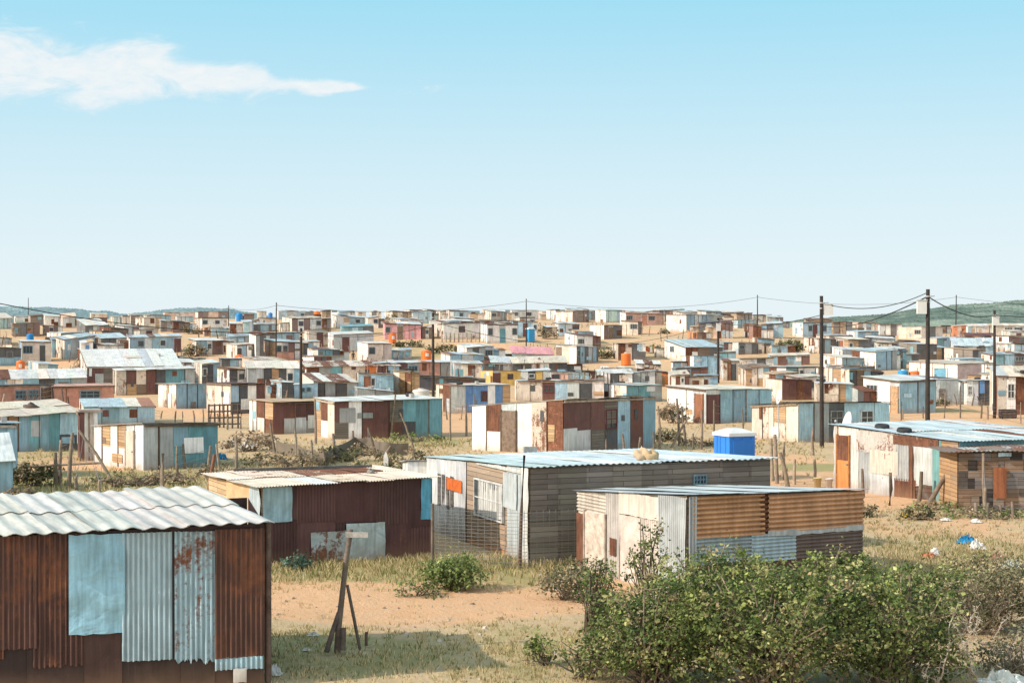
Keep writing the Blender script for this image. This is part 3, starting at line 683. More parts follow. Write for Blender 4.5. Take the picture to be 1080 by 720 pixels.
def near(label, xl, xc, xr, yt, yb, cl, cr, **o):
    G = geo(xl, xc, xr, yt, yb, o); root = thing('shack', label, 'shack', G['P'], GRP)
    mb = MB()
    plain_wall(mb, G['FR'], cr); plain_wall(mb, G['FL'], cl); plain_wall(mb, G['FB1'], 'g'); plain_wall(mb, G['FB2'], 'c')
    mb.obj('wall', root); G['root'] = root
    NSH.append((label[:30], round(G['s'], 1), round(G['hc'], 2), round(G['A'], 1), round(G['B'], 1), round(math.degrees(G['a']))))
    return G
def bar(root, name, pts, r, col, mat='wood', n=6):
    mb = MB(); mb.tube(pts, r, col, mat, n); return mb.obj(name, root)
# N1: rusty corrugated shack, cut by the left edge of the picture
a = math.radians(14); R1 = Vector((-4.03, 26.15, 0)); U1 = Vector((math.cos(a), math.sin(a), 0)); V1 = Vector((-math.sin(a), math.cos(a), 0))
C1 = R1-U1*7.4; L1 = C1+V1*3.1; K1 = R1+V1*3.1
r1 = thing('shack', 'rusty corrugated shack with big wavy pale roof in the front left corner', 'shack', (C1.x, C1.y, 0), GRP)
F1 = Face(C1, R1, 2.48, 2.62, -.2, 0, 0); F1b = Face(R1, K1, 2.62, 2.72, -.2, 0, 0)
PAL['D'] = (.045, .027, .026); mb = MB()
for F in (F1, F1b, Face(K1, L1, 2.72, 2.6, -.2, 0, 0), Face(L1, C1, 2.6, 2.48, -.2, 0, 0)): plain_wall(mb, F, 'D', 0, .2)
mb.obj('wall', r1)
DK = (.075, .042, .036)
for x in (-150, -95, -45, 6): pass
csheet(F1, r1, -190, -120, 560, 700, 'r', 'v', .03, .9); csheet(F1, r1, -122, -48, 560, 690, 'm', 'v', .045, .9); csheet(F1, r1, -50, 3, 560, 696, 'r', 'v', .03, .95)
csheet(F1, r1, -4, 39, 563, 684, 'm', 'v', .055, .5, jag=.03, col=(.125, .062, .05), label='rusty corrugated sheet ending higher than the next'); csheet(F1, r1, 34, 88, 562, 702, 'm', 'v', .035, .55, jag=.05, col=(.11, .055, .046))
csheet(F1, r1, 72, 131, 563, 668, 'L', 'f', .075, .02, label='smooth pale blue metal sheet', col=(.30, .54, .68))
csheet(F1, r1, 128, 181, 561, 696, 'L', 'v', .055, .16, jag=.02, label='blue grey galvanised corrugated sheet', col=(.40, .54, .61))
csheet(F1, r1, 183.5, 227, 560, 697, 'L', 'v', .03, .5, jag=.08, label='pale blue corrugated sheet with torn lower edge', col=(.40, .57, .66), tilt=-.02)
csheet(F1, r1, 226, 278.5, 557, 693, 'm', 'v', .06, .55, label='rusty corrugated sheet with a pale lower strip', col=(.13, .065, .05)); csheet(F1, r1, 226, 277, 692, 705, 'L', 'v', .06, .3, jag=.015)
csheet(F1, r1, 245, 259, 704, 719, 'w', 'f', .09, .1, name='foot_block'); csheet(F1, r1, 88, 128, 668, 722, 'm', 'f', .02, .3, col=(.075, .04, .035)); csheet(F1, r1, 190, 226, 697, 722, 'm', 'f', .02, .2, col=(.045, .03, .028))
csheet(F1b, r1, 276, 277, 0, 999, 'm', 'f', .02, .4) if False else None
SK = Vector((-.95, .15, 0)); Vv = [C1+UP*2.50, R1+UP*2.64, L1+SK+UP*2.70, K1+SK+UP*2.84]
PAL['x'] = (.56, .54, .50)
roof_mesh(Vv[0], Vv[1], Vv[2], Vv[3], 'x', 60, (.2, .2, .1, .1), True, .30, .019, 2, .12, alt=None).obj('roof', r1)
bar(r1, 'corner_post', [R1+Vector((.05, .1, -.1)), R1+Vector((.05, .1, 2.62))], .06, (.14, .1, .08))
# N2: dark maroon shack
G = near('dark maroon shack with pale blue patches and rust streaked roof behind the leaning post', 221, 276, 454, 514, 598, 'n', 'm', rl=-.12, B=5.0)
r2, F, FL = G['root'], G['FR'], G['FL']; N2 = G
mc = (.10, .047, .047)
for i, (x0, x1) in enumerate(((276, 312), (312, 352), (352, 396), (396, 430), (430, 454))):
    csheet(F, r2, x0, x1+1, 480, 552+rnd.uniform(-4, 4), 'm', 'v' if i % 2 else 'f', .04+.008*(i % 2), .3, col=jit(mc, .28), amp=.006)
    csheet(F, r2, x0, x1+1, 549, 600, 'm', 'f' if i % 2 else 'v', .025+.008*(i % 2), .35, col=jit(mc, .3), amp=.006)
csheet(F, r2, 276, 307, 505, 550, 'L', 'f', .07, .03, label='square pale blue metal sheet at the roof edge', col=(.33, .51, .60))
csheet(F, r2, 327, 366, 560, 598, 'L', 'f', .065, .62, jag=.04, label='pale blue sheet with peeling paint and rust', col=(.50, .60, .63)); csheet(F, r2, 364, 405, 551, 598, 'L', 'f', .075, .45, jag=.03, label='pale blue sheet flaking to rust', col=(.48, .59, .62))
csheet(F, r2, 443, 453.5, 500, 547, 'L', 'f', .07, 0, label='bright blue strip at the right end', col=(.12, .42, .62))
csheet(FL, r2, 221, 240, 480, 600, 'n', 'f', .03, col=(.60, .43, .26)); csheet(FL, r2, 240, 266, 480, 600, 'a', 'f', .04, col=(.62, .42, .24)); csheet(FL, r2, 265, 276, 480, 600, 'L', 'f', .05, .05, col=(.46, .55, .60))
V = G['V']; roof_mesh(V[0], V[1], V[2], V[3], 's', 40, (.22, .3, .2, .2), True, .076, .012, 2, .5, alt='rrgg', altp=.62).obj('roof', r2)
def roof_pt(G, px, py):
    C, R, L, K = G['V']; n = (R-C).cross(L-C).normalized(); dirv = Vector((uu(px), 1, -(py-HY)/FPX)); e = Vector((0, 0, EYE)); return e+dirv*((C-e).dot(n)/dirv.dot(n))
b = MB(); p0, p1 = roof_pt(N2, 246, 500), roof_pt(N2, 392, 495.5); b.box((p0+p1)/2+UP*.1, (p1-p0).length/2, .06, .045, (.10, .10, .10), 'wood', ((p1-p0).normalized(), V1, UP))
tag(b.obj('roof_beam', None, p0), 'long dark timber weighing down the rust streaked roof of the maroon shack', 'beam')
# N3: long plank shack with galvanised gable
G = near('long weathered plank shack with galvanised end, barred white window and blue white roof', 452, 559, 812, 493, 595, 'n', 'y', rl=-.32, B=7.6, rr=.0)
N3 = G; r3, F, FL = G['root'], G['FR'], G['FL']
xs = [452, 463, 474, 484, 493]
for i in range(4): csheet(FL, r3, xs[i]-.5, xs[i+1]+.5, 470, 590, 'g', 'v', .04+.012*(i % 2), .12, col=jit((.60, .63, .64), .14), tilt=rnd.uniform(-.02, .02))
for i in range(4): csheet(FL, r3, 464+i*4.4, 467+i*4.4, 501+rnd.uniform(-3, 4), 534+rnd.uniform(-3, 4), 'd', 'p', .075, name='dark_gap', col=(.13, .12, .115))  # dark strips painted in for the shaded gap in the end wall
csheet(FL, r3, 474.5, 490, 505, 517.5, 'o', 'v', .095, .05, label='small orange corrugated patch', col=(.66, .16, .035))
csheet(FL, r3, 493, 537, 470, 595, 'n', 'p', .03, col=(.40, .31, .235)); csheet(FL, r3, 494, 535, 549, 572, 'n', 'p', .045, col=(.42, .30, .21)); csheet(FL, r3, 495, 534, 571, 594, 'n', 'p', .04, col=(.45, .25, .13))
csheet(FL, r3, 534, 548, 499, 536, 'L', 'v', .08, .08, col=(.52, .57, .59)); csheet(FL, r3, 537, 557, 490, 596, 'g', 'v', .05, .12, col=(.50, .55, .57)); csheet(FL, r3, 553, 559.5, 490, 596, 'w', 'f', .07, .05, name='corner_board', col=(.60, .60, .58))
csheet(FL, r3, 506, 553, 486, 494, 'w', 'v', .1, .05, name='fascia', col=(.66, .66, .64))
u0, u1 = FL.at(504), FL.at(534); um = (u0+u1)/2
window(FL, r3, u0, u1, FL.z(um, 547), FL.z(um, 507), 'X', 43, .09, 5)
csheet(FL, r3, 509, 533, 509, 545, 'w', 'v', .096, .0, name='curtain', col=(.60, .60, .58), pitch=.16, amp=.004)
for i in range(9):
    x0 = 559+i*29; csheet(F, r3, x0, min(x0+30, 812), 480, 545+rnd.uniform(-9, 9), 'y', 'p', .03+.012*(i % 2), col=jit((.30, .27, .24), .25)); csheet(F, r3, x0, min(x0+30, 812), 538, 600, 'y', 'p', .02+.01*(i % 2), col=jit((.26, .23, .20), .22))
um = F.at(737); window(F, r3, F.at(730), F.at(744), F.z(um, 511), F.z(um, 500), 'U', 36, .07, 3)
V = G['V']; roof_mesh(V[0], V[1], V[2], V[3], 'L', 42, (.12, .22, .2, .2), True, .17, .014, 1, .16, alt='Lwg', altp=.4).obj('roof', r3)
# N3 lean-to
S(425,430,453,487,503,'w','w w','g','small white ribbed lean-to at the back corner of the long plank shack',d=46.5,B=2.2,rust=.1,rl=-.2,rr=.0,oh=(.1,.1,.05,.1))
# N4: shack with tan corrugated front behind the big bush
G = near('shack clad in tan horizontal corrugated iron with smooth pale roof behind the big green bush', 610, 725, 910, 523, 632, 's', 'd', rl=-.33, B=4.8, rr=-.1)
N4 = G; r4, F, FL = G['root'], G['FR'], G['FL']
csheet(FL, r4, 610, 641.5, 505, 541, 's', 'h', .04, .25, col=(.55, .49, .42)); csheet(FL, r4, 610, 619.5, 541, 640, 'r', 'f', .05, .85, name='door_post', col=(.40, .33, .28)); csheet(FL, r4, 641, 656, 505, 640, 'g', 'v', .05, .3, col=(.52, .49, .46))
csheet(FL, r4, 655, 697, 505, 545, 'c', 'f', .06, .42, col=(.66, .60, .52)); csheet(FL, r4, 655, 677, 544, 640, 'P', 'f', .045, .25, col=(.62, .54, .48)); csheet(FL, r4, 676, 698, 544, 640, 'c', 'v', .035, .3, col=(.60, .53, .47), amp=.006)
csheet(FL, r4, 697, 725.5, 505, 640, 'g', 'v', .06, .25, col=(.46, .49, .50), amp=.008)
csheet(FL, r4, 646, 653, 567, 586, 'r', 'f', .08, .95, name='rust_patch')
u0, u1 = FL.at(620), FL.at(641); um = (u0+u1)/2; door(FL, r4, u0, u1, FL.z(um, 632), FL.z(um, 541), 's', 48, .05)
tn = (.60, .335, .175)
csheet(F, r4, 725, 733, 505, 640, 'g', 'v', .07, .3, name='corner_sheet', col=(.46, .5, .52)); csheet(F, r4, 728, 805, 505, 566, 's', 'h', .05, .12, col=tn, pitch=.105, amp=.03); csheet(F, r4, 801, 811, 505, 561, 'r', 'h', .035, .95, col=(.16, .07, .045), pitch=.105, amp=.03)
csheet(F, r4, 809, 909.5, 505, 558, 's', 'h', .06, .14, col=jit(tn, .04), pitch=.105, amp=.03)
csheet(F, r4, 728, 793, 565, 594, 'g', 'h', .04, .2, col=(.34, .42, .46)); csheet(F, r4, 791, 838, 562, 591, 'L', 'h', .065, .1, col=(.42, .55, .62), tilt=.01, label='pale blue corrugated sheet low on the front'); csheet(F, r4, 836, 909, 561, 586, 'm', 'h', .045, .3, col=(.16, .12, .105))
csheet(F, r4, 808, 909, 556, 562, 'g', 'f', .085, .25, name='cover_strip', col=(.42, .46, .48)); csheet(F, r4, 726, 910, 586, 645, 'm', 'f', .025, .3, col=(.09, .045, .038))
PAL['i'] = (.56, .60, .61); V = G['V']; roof_mesh(V[0], V[1], V[2], V[3], 'i', 46, (.12, .12, .08, .15), True, .3, .002, 1, .1, alt=None).obj('roof', r4)
# N5: white patched shack on the right
G = near('large white and rust patched shack with two tyres on its blue white roof', 881, 1012, 1150, 466, 531, 'c', 't', rl=.22, B=6.0, rr=-.05)
N5 = G; r5, F, FL = G['root'], G['FR'], G['FL']
for x0, x1, y0, y1, c, kd, of, ru, cc in ((881,884.5,440,522,'w','f',.06,.2,(.62,.58,.54)), (897,907,440,520,'w','v',.05,.2,None), (905,920,474,524,'g','v',.04,.45,None), (905,948,440,478,'w','f',.05,.5,(.66,.62,.57)),
        (919,949,475,500,'c','f',.07,.4,(.68,.62,.53)), (918,948,498,524,'g','f',.05,.35,None), (946,964,440,507,'g','v',.06,.15,(.55,.57,.57)), (945,967,505,530,'r','f',.07,.9,(.45,.21,.10)),
        (964,986,440,513,'w','f',.05,.1,(.62,.64,.63)), (963,987,511,535,'d','f',.05,.5,(.15,.09,.065)), (944,992,440,470,'r','f',.085,.75,(.55,.40,.30)), (961,965,470,530,'r','f',.1,.8,None),
        (985,994,440,540,'T','f',.06,.05,(.20,.42,.42)), (993,1012,440,540,'n','p',.05,.1,(.48,.31,.18)), (883,898,518,526,'r','f',.04,.9,(.5,.24,.12))):
    csheet(FL, r5, x0, x1, y0, y1, c, kd, of, ru, col=tuple(v*.82 for v in (cc or PAL[c])))
PAL['q'] = (.62, .27, .09); u0, u1 = FL.at(885), FL.at(897); um = (u0+u1)/2; door(FL, r5, u0, u1, FL.z(um, 516), FL.z(um, 459), 'q', 30, .05); csheet(FL, r5, 885, 897, 459, 485, 'r', 'f', .1, .95, name='door_patch', col=(.26, .11, .05))
V = G['V']; roof_mesh(V[0], V[1], V[2], V[3], 'L', 30, (.15, .2, .2, .2), True, .17, .012, 2, .3, alt='Lwgr', altp=.3).obj('roof', r5)
# N6: dark patchwork plank hut in front of it
G = near('low dark patchwork hut of boards with a rust red panel, right of the teal strip', 992, 1011, 1140, 477, 538, 'n', 'd', rl=.0, B=2.2, rr=.06)
N6 = G; r6, F, FL = G['root'], G['FR'], G['FL']
csheet(FL, r6, 992, 1011, 470, 540, 'n', 'p', .03, .1, col=(.46, .29, .16))
bd = [(.12,.10,.09), (.24,.18,.14), (.34,.27,.22), (.07,.06,.06), (.22,.2,.2), (.30,.2,.14)]
y = 478
while y < 538:
    x = 1011; hh = rnd.uniform(7, 12)
    while x < 1135:
        ww = rnd.uniform(7, 22); csheet(F, r6, x, min(x+ww, 1139), y, y+hh, 'd', 'p', rnd.uniform(.02, .06), .2, name='board', col=rnd.choice(bd)); x += ww
    y += hh
csheet(F, r6, 1047, 1061, 493, 525, 'o', 'f', .09, .4, name='panel', label='rust red sheet in the board front', col=(.36, .13, .06)); csheet(F, r6, 1052, 1066, 477, 481, 'L', 'f', .1, .05, name='panel', col=(.42, .58, .66))
V = G['V']; roof_mesh(V[0], V[1], V[2], V[3], 'd', 30, (.5, .25, .2, .2), True, .15, .012, 1, .5, alt='gk', altp=.4).obj('roof', r6)
# ------------------------------------------------------------------ more of the far rows, between those drawn above
def core(lab):
    for w_ in (' with ', ' behind ', ' left of ', ' right of ', ' under ', ' on ', ' in ', ' at ', ' below ', ' above ', ' touching ', ' between ', ' beside ', ' near ', ' built ', ' running ', ' peeping ', ' standing ', ' of ', ' next ', ' stacked ', ' attached ', ' leaning ', ' just ', ' over ', ' cut ', ' half ', ' clad '):
        i = lab.find(w_)
        if i > 0: lab = lab[:i]
    return lab
REF = [(r[0], r[2], r[3], r[4], core(r[8])) for r in ROWS if len(core(r[8]).split()) >= 3]
from collections import Counter as _Ct
_cc = _Ct(q[4] for q in REF); REF = [q for q in REF if _cc[q[4]] == 1]
TAKEN = []
for o_ in list(COL.objects):
    if o_.type == 'EMPTY' and 'category' in o_:
        vs = [Vector(v)+Vector(o_['_w']) for c in o_.children if c.name.startswith('wall') and c.type == 'MESH' for v in c.bound_box]
        if vs: TAKEN.append(((min(v.x for v in vs)+max(v.x for v in vs))/2, (min(v.y for v in vs)+max(v.y for v in vs))/2, max(max(v.x for v in vs)-min(v.x for v in vs), max(v.y for v in vs)-min(v.y for v in vs))/2))
OPEN = [(560, 345, 850, 362), (470, 364, 600, 384), (440, 358, 545, 378), (180, 352, 212, 392), (20, 378, 85, 394), (280, 380, 318, 388), (626, 363, 700, 384), (395, 372, 440, 384), (320, 352, 348, 366),
        (270, 348, 345, 356), (455, 425, 505, 480), (688, 420, 705, 480), (900, 425, 1080, 470), (820, 345, 850, 372), (920, 390, 960, 402), (650, 440, 800, 480), (0, 425, 1080, 600), (836, 356, 850, 372)]
CN = {'w': 'white', 'c': 'cream', 'g': 'grey', 'b': 'blue grey', 'L': 'pale blue', 't': 'teal', 'r': 'rust red', 'm': 'maroon', 'k': 'black', 'n': 'tan plank', 'd': 'brown plank', 's': 'beige', 'z': 'slate grey', 'a': 'peach', 'P': 'pinkish'}
MIXES = [('c w', 'g b', 'g'), ('w', 'b g b', 'L'), ('c n', 'm k m', 's'), ('w w', 'z k z', 'w'), ('c', 'Dr g gW', 'g'), ('n', 'd k', 'd'), ('c r', 'b/k b', 'n'), ('w', 'L Dm L', 'L'), ('s', 's sW Dk', 's'), ('g', 'g m/g w', 'w'),
         ('w c', 't t k', 'w'), ('c', 'c Dm c', 's'), ('r', 'r m', 'k'), ('w', 'wX w m', 'm'), ('a', 'P PW', 's'), ('c w', 'k z b', 'b')]
TKS = [(21,387),(252,377),(334,332),(414,356),(449,374),(647,336),(660,378),(965,396),(952,395),(252,336),(31,355),(285,332),(634,395),(444,417),(561,352),(614,380),(822,417),(372,378),(680,369),(78,388)]
usedl = set(r[8] for r in ROWS); nf = 0; fr = random.Random(23)
for tr in range(9000):
    if nf >= 112: break
    py = fr.choice([fr.uniform(336, 350), fr.uniform(345, 366), fr.uniform(366, 392), fr.uniform(390, 424)]); px = fr.uniform(-10, 1090)
    if (px > 790 and py < 357) or (px < 262 and py < 345): continue
    P = gp(px, py); s = FPX/P.y; wpx = fr.uniform(2.3, 4.4)*s; h = fr.uniform(1.6, 2.4)*s
    if any(x0-wpx*.4 < px < x1+wpx*.2 and y0 < py < y1 for x0, y0, x1, y1 in OPEN): continue
    cx, cy = P.x+.5*wpx/s*.6, P.y+2.4
    if any(px-.6*wpx < tx < px+wpx+2 and py-h-3 < ty < py+3 for tx, ty in TKS): continue
    if any(abs(cx-a_) < r_+2.0 and abs(cy-b_) < r_+2.3 for a_, b_, r_ in TAKEN): continue
    fx0, fx1 = px-.45*wpx, px+wpx*.85
    if any(min(fx1, r[2])-max(fx0, r[0]) > .22*(r[2]-r[0]) and py > r[4]-.5 and py-h < r[3]+.6*(r[4]-r[3]) for r in ROWS): continue
    near_ = [q for q in REF if q[3] > py-2 and q[3] < py+60 and q[0]-18 < px < q[1]+18]
    if not near_: continue
    q = min(near_, key=lambda q: abs(q[3]-py)+.8*abs((q[0]+q[1])/2-px))
    lf, rg, rf = fr.choice(MIXES); cl = CN[lf[0]]; cr_ = CN[[c for c in rg if c in CN and c != 'D'][0] if rg[0] != 'D' else rg[1]]
    pos = 'left of' if px < q[0] else 'right of' if px > q[1]-4 else 'behind'
    ft = ' with door' if 'D' in rg else ' with window' if ('W' in rg or 'X' in rg) else ''
    lab = '%s fronted shack%s and %s side %s the %s' % (cr_, ft if ft else '', cl, pos, q[4]) if ft else '%s fronted shack with %s side %s the %s' % (cr_, cl, pos, q[4])
    if lab in usedl or len(lab.split()) > 16 or any(l_.startswith(lab[:18]) and l_.endswith(q[4]) for l_ in usedl): continue
    usedl.add(lab); nf += 1
    l_ = wpx*fr.uniform(.2, .5) if px < 900 else wpx*.45
    S(px-l_, px, px+wpx-l_*.4, py-h, py, lf, rg, rf, lab, d=P.y)
    TAKEN.append((cx, cy, 1.9))
# ------------------------------------------------------------------ poles and cables
def pole(px, yt, yb, r, label, box=None, cap=None, arm=False):
    P = gp(px, yb); s = FPX/P.y; h = EYE-(yt-HY)/s-P.z
    root = thing('utility_pole', label, 'pole', P, 'wooden electricity poles')
    mb = MB(); n = 8; lean = Vector((rnd.uniform(-.006, .006)*h, 0, 0))
    r = r*.86; mb.tube([P+UP*(-.2), P+UP*h*.5+lean, P+UP*h+lean*2], [r*1.15, r, r*.85], (.055, .045, .04), 'wood', 10); mb.obj('pole', root)
    if box:
        side, y0, y1 = box; z1 = EYE-(y0-HY)/s; z0 = EYE-(y1-HY)/s; w_ = .22
        b = MB(); c = P+Vector((side*(r+.2), -.12 if side == 0 else -.02, 0)); c.z = (z0+z1)/2
        if side == 0: c.y = P.y-r-.14
        b.box(c, w_, .14, (z1-z0)/2, (.62, .62, .60), 'plastic'); b.box(c+UP*((z1-z0)/2+.02), w_+.03, .17, .02, (.5, .5, .5), 'plastic'); b.obj('meter_box', root)
    if s > 6.5:
        b = MB()
        for dz in (.35, .62): b.lathe(P+UP*(h-dz)+lean*2, [(r*.9, -.03), (r*1.1, -.02), (r*1.1, .02), (r*.9, .03)], (.45, .45, .45), 'metal', 10)
        b.tube([P+UP*(h-.35)+Vector((r, 0, 0)), P+UP*(h-.33)+Vector((r+.22, -.03, 0))], .025, (.3, .3, .3), 'metal', 6); b.obj('bracket', root)
    if s > 18 and box and box[0] == 1 or cap:
        b = MB(); b.tube([P+UP*(h*.55)+Vector((0, -r-.02, 0)), P+UP*(h-.5)+Vector((0, -r-.02, 0))], .02, (.03, .03, .03), 'rubber', 6); b.obj('conduit', root)
    return P+UP*(h-.35)+lean*2
T = {}
T[1] = pole(291, 319, 382, .10, 'thin dark pole at the edge of the orange dirt road on the left'); T[2] = pole(317, 346, 430, .13, 'short thick pole in the left middle rows, without a box')
T[3] = pole(457, 330, 436, .125, 'thick dark pole behind the long maroon and dark green shack', (0, 338, 342)); T[4] = pole(555, 315, 366, .09, 'thin pole in front of the pale blue shack near the blue toilet')
T[5] = pole(799, 311, 349, .10, 'tall thin pole behind the square rust red shed'); T[6] = pole(757.5, 335, 404, .14, 'pole with a white box, in front of the maroon topped shed', (0, 341, 349))
T[7] = pole(867, 312, 472, .115, 'pole beside the foil covered shack, pale box on its right side', (1, 321, 332), True); T[8] = pole(978.5, 305, 474, .125, 'tallest and thickest pole, pale box on its left side', (-1, 317, 331), True)
T[9] = pole(1049, 327, 441, .115, 'pole with a white box in front of the tan and rust patchwork shack', (0, 334, 343)); T[10] = pole(1008, 311, 355, .10, 'thin pole in front of the orange plastered shack')
T[11] = pole(30, 314, 342, .07, 'thin pole on the left skyline beside the white and teal cabin'); T[12] = pole(241, 322, 345, .08, 'thin pole on the skyline left of the tall blue tank')
def cable(A, B, sag, r, label):
    A, B = Vector(A), Vector(B); n = 26; mb = MB()
    mb.tube([A.lerp(B, t/n)-UP*(4*sag*(t/n)*(1-t/n)) for t in range(n+1)], r, (.035, .035, .038), 'rubber', 5)
    o = mb.obj('power_cable', None, A); tag(o, label, 'cable', 'overhead power cables'); return o
LP = Vector((uu(-160)*92, 92, EYE-(282-HY)/FPX*92))
cable(LP, T[2]+UP*.0, 1.15, .03, 'thick cable sloping down from the left edge to the short thick pole'); cable(T[12], T[1], .5, .02, 'cable from the skyline pole by the blue tank to the thin dark pole')
cable(T[1], T[4], 1.1, .022, 'long sagging cable between the thin dark pole and the pole near the blue toilet'); cable(T[4], T[5], 1.3, .022, 'longest skyline cable, from the pole near the blue toilet to the tall thin pole')
cable(T[5], T[10], 1.2, .022, 'cable from the tall thin pole to the thin pole by the orange shack'); cable(T[10], T[10]+Vector((32, 8, -2.2)), .4, .022, 'cable from the thin pole by the orange shack off the right edge')
cable(T[8], (uu(850)*205, 205, EYE-(337-HY)/FPX*205), 1.2, .035, 'thick cable from the tallest pole down to the light blue house'); cable(T[8], T[9], .45, .03, 'thick cable from the tallest pole to the white box pole on its right')
cable(T[9], T[9]+Vector((18, -6, -.6)), .2, .03, 'cable from the right hand white box pole off the right edge'); cable(T[2], T[3]-UP*.5, .6, .018, 'thin low cable between the short thick pole and the thick dark pole')
cable(T[3]-UP*.3, T[6], 2.1, .02, 'low sagging cable from the thick dark pole to the pole with a white box'); cable(T[6], T[7]-UP*.6, .5, .02, 'cable from the white box pole to the pole beside the foil covered shack')
cable(T[7], T[8]+UP*.2, .5, .02, 'short cable between the two poles with side boxes')
# ------------------------------------------------------------------ tanks, toilets, drums
def tank(x0, x1, y0, y1, col, label, lidc=None, sq=False, name='water_tank', cat='water tank', d=None, patch=True):
    px = (x0+x1)/2; P = gp(px, y1) if d is None else Vector((uu(px)*d, d, 0))
    if d is not None: P.z = EYE-(y1-HY)/FPX*d
    s = FPX/P.y; r = (x1-x0)/2/s; h = (y1-y0)/s
    root = thing(name, label, cat, P, 'plastic water tanks')
    b = MB(); pr = [(0, 0), (r*.96, 0), (r, h*.05)]
    for k_ in range(5):
        z = h*(.08+.15*k_); pr += [(r, z+.02), (r*.965, z+h*.05), (r*.965, z+h*.08), (r, z+h*.11)]
    pr += [(r, h*.86), (r*.9, h*.93), (r*.45, h*.985), (0, h)]
    b.lathe(P, pr, col, 'plastic', 22); b.obj('body', root)
    b = MB(); b.lathe(P+UP*h*.97, [(r*.36, 0), (r*.36, h*.05), (r*.3, h*.075), (0, h*.08)], lidc or tuple(c*.8 for c in col), 'plastic', 14); b.obj('lid', root)
    if patch:
        q = MB(); n = 6
        q.grid([[P+Vector((math.sin(a)*(r+.02), -math.cos(a)*(r+.02), z)) for z in (h*.4, h*.72)] for a in [(-.1+.7*i/n) for i in range(n+1)]], (.72, .68, .62), 'plastic'); q.obj('patch', root)
ORG = (.74, .17, .03); BL = (.015, .22, .55)
tank(17, 26, 380, 393, ORG, 'orange water tank in the dirt yard below the grey plaster house'); tank(248, 257, 374, 381.5, ORG, 'squat orange water tank in front of the cream sided box shack')
tank(330, 339, 328, 336, ORG, 'orange water tank on the skyline right of the long grey teal building', patch=False); tank(410, 418, 351, 362, ORG, 'orange water tank at the left corner of the bright pink house')
tank(444, 455, 369, 380, ORG, 'round orange water tank just left of the thick dark pole', (.7,.3,.15)); tank(644, 651, 332, 340, ORG, 'small orange water tank in front of the pale turquoise skyline house', patch=False)
tank(655, 665.5, 372, 385, ORG, 'tall orange water tank beside the brown and black sheet shack', (.8,.6,.5), patch=False); tank(958.5, 971, 391, 401.5, ORG, 'orange tank with pale lid touching the blue tank', (.7,.6,.5), patch=False)
tank(947, 958, 390, 401.5, (.03, .30, .58), 'blue tank with white lid touching the orange tank', (.75,.75,.72), patch=False); tank(249, 256, 330, 342, BL, 'tall blue water tank on the left skyline', patch=False)
tank(28, 35.5, 352, 360, BL, 'blue barrel behind the roof of the grey plaster house', patch=False); tank(283, 287.5, 329.5, 336, (.05, .2, .5), 'small blue tank on the skyline left of the first thin pole', patch=False)
tank(628, 640, 389, 401, (.42, .5, .53), 'round silver water drum beside the black framed porch', patch=False); tank(435, 453, 410, 425, (.62, .58, .53), 'wide white water tank behind the long maroon and dark green shack', patch=False)
tank(136, 141, 345, 352, (.04, .25, .42), 'small blue drum left of the blue shack with red roof strip', patch=False)
def cubicle(px, yb, w_, h, rot, label, colr, wh):
    P = gp(px, yb); root = thing('portable_toilet', label, 'toilet', P, 'blue portable toilets')
    X = Vector((math.cos(rot), math.sin(rot), 0)); Y = Vector((-math.sin(rot), math.cos(rot), 0)); ax = (X, Y, UP); c = P+Y*w_/2
    b = MB(); b.box(c+UP*h*.5, w_/2, w_/2, h*.5, colr, 'plastic', ax)
    for sx in (-.25, 0, .25): b.box(c+X*sx*w_*1.4-Y*w_*.5+UP*h*.5, .02, .015, h*.47, tuple(q*.75 for q in colr), 'plastic', ax)
    for sy in (-.25, .1, .3): b.box(c-X*w_*.5+Y*sy*w_+UP*h*.5, .015, .02, h*.47, tuple(q*.85 for q in colr), 'plastic', ax)
    b.obj('body', root)
    r = MB(); e = w_/2+.06; B4 = [c+X*a_*e+Y*b_*e+UP*h for a_, b_ in ((-1,-1),(1,-1),(1,1),(-1,1))]; M4 = [c+X*a_*e*.97+Y*b_*e*.97+UP*(h+.12) for a_, b_ in ((-1,-1),(1,-1),(1,1),(-1,1))]; T4 = [c+X*a_*e*.35+Y*b_*e*.35+UP*(h+.27) for a_, b_ in ((-1,-1),(1,-1),(1,1),(-1,1))]
    for A_, B_ in ((B4, M4), (M4, T4)):
        for i in range(4): r.face([A_[i], A_[(i+1) % 4], B_[(i+1) % 4], B_[i]], wh, 'plastic')
    r.face(T4, wh, 'plastic'); r.face(B4[::-1], wh, 'plastic'); r.obj('roof', root)
    d_ = MB(); d_.box(c-Y*(w_/2+.015)+UP*h*.48, w_*.36, .02, h*.44, tuple(q*.9 for q in colr), 'plastic', ax); do = d_.obj('door', root)
    v = MB(); v.box(c-Y*(w_/2+.05)+X*w_*.28+UP*h*.5, .03, .02, .06, (.5, .5, .5), 'metal', ax); v.obj('handle', do)
    if h > 1.6 and w_ > 1.4:
        v = MB(); v.tube([c-Y*(w_/2+.06)-X*w_*.48+UP*h*.62, c-Y*(w_/2+.06)+X*w_*.48+UP*h*.86], .012, (.6, .65, .7), 'rubber', 5); v.obj('strap', root)
cubicle(783, 508, 1.12, 1.72, math.radians(24), 'bright blue toilet cubicle with white peaked roof behind the long plank shack', (.03, .21, .68), (.70, .70, .68))
cubicle(561, 361, .95, 1.85, math.radians(30), 'pale blue toilet cubicle right of the thin pole and the pale blue shack', (.05, .33, .62), (.6, .66, .68))
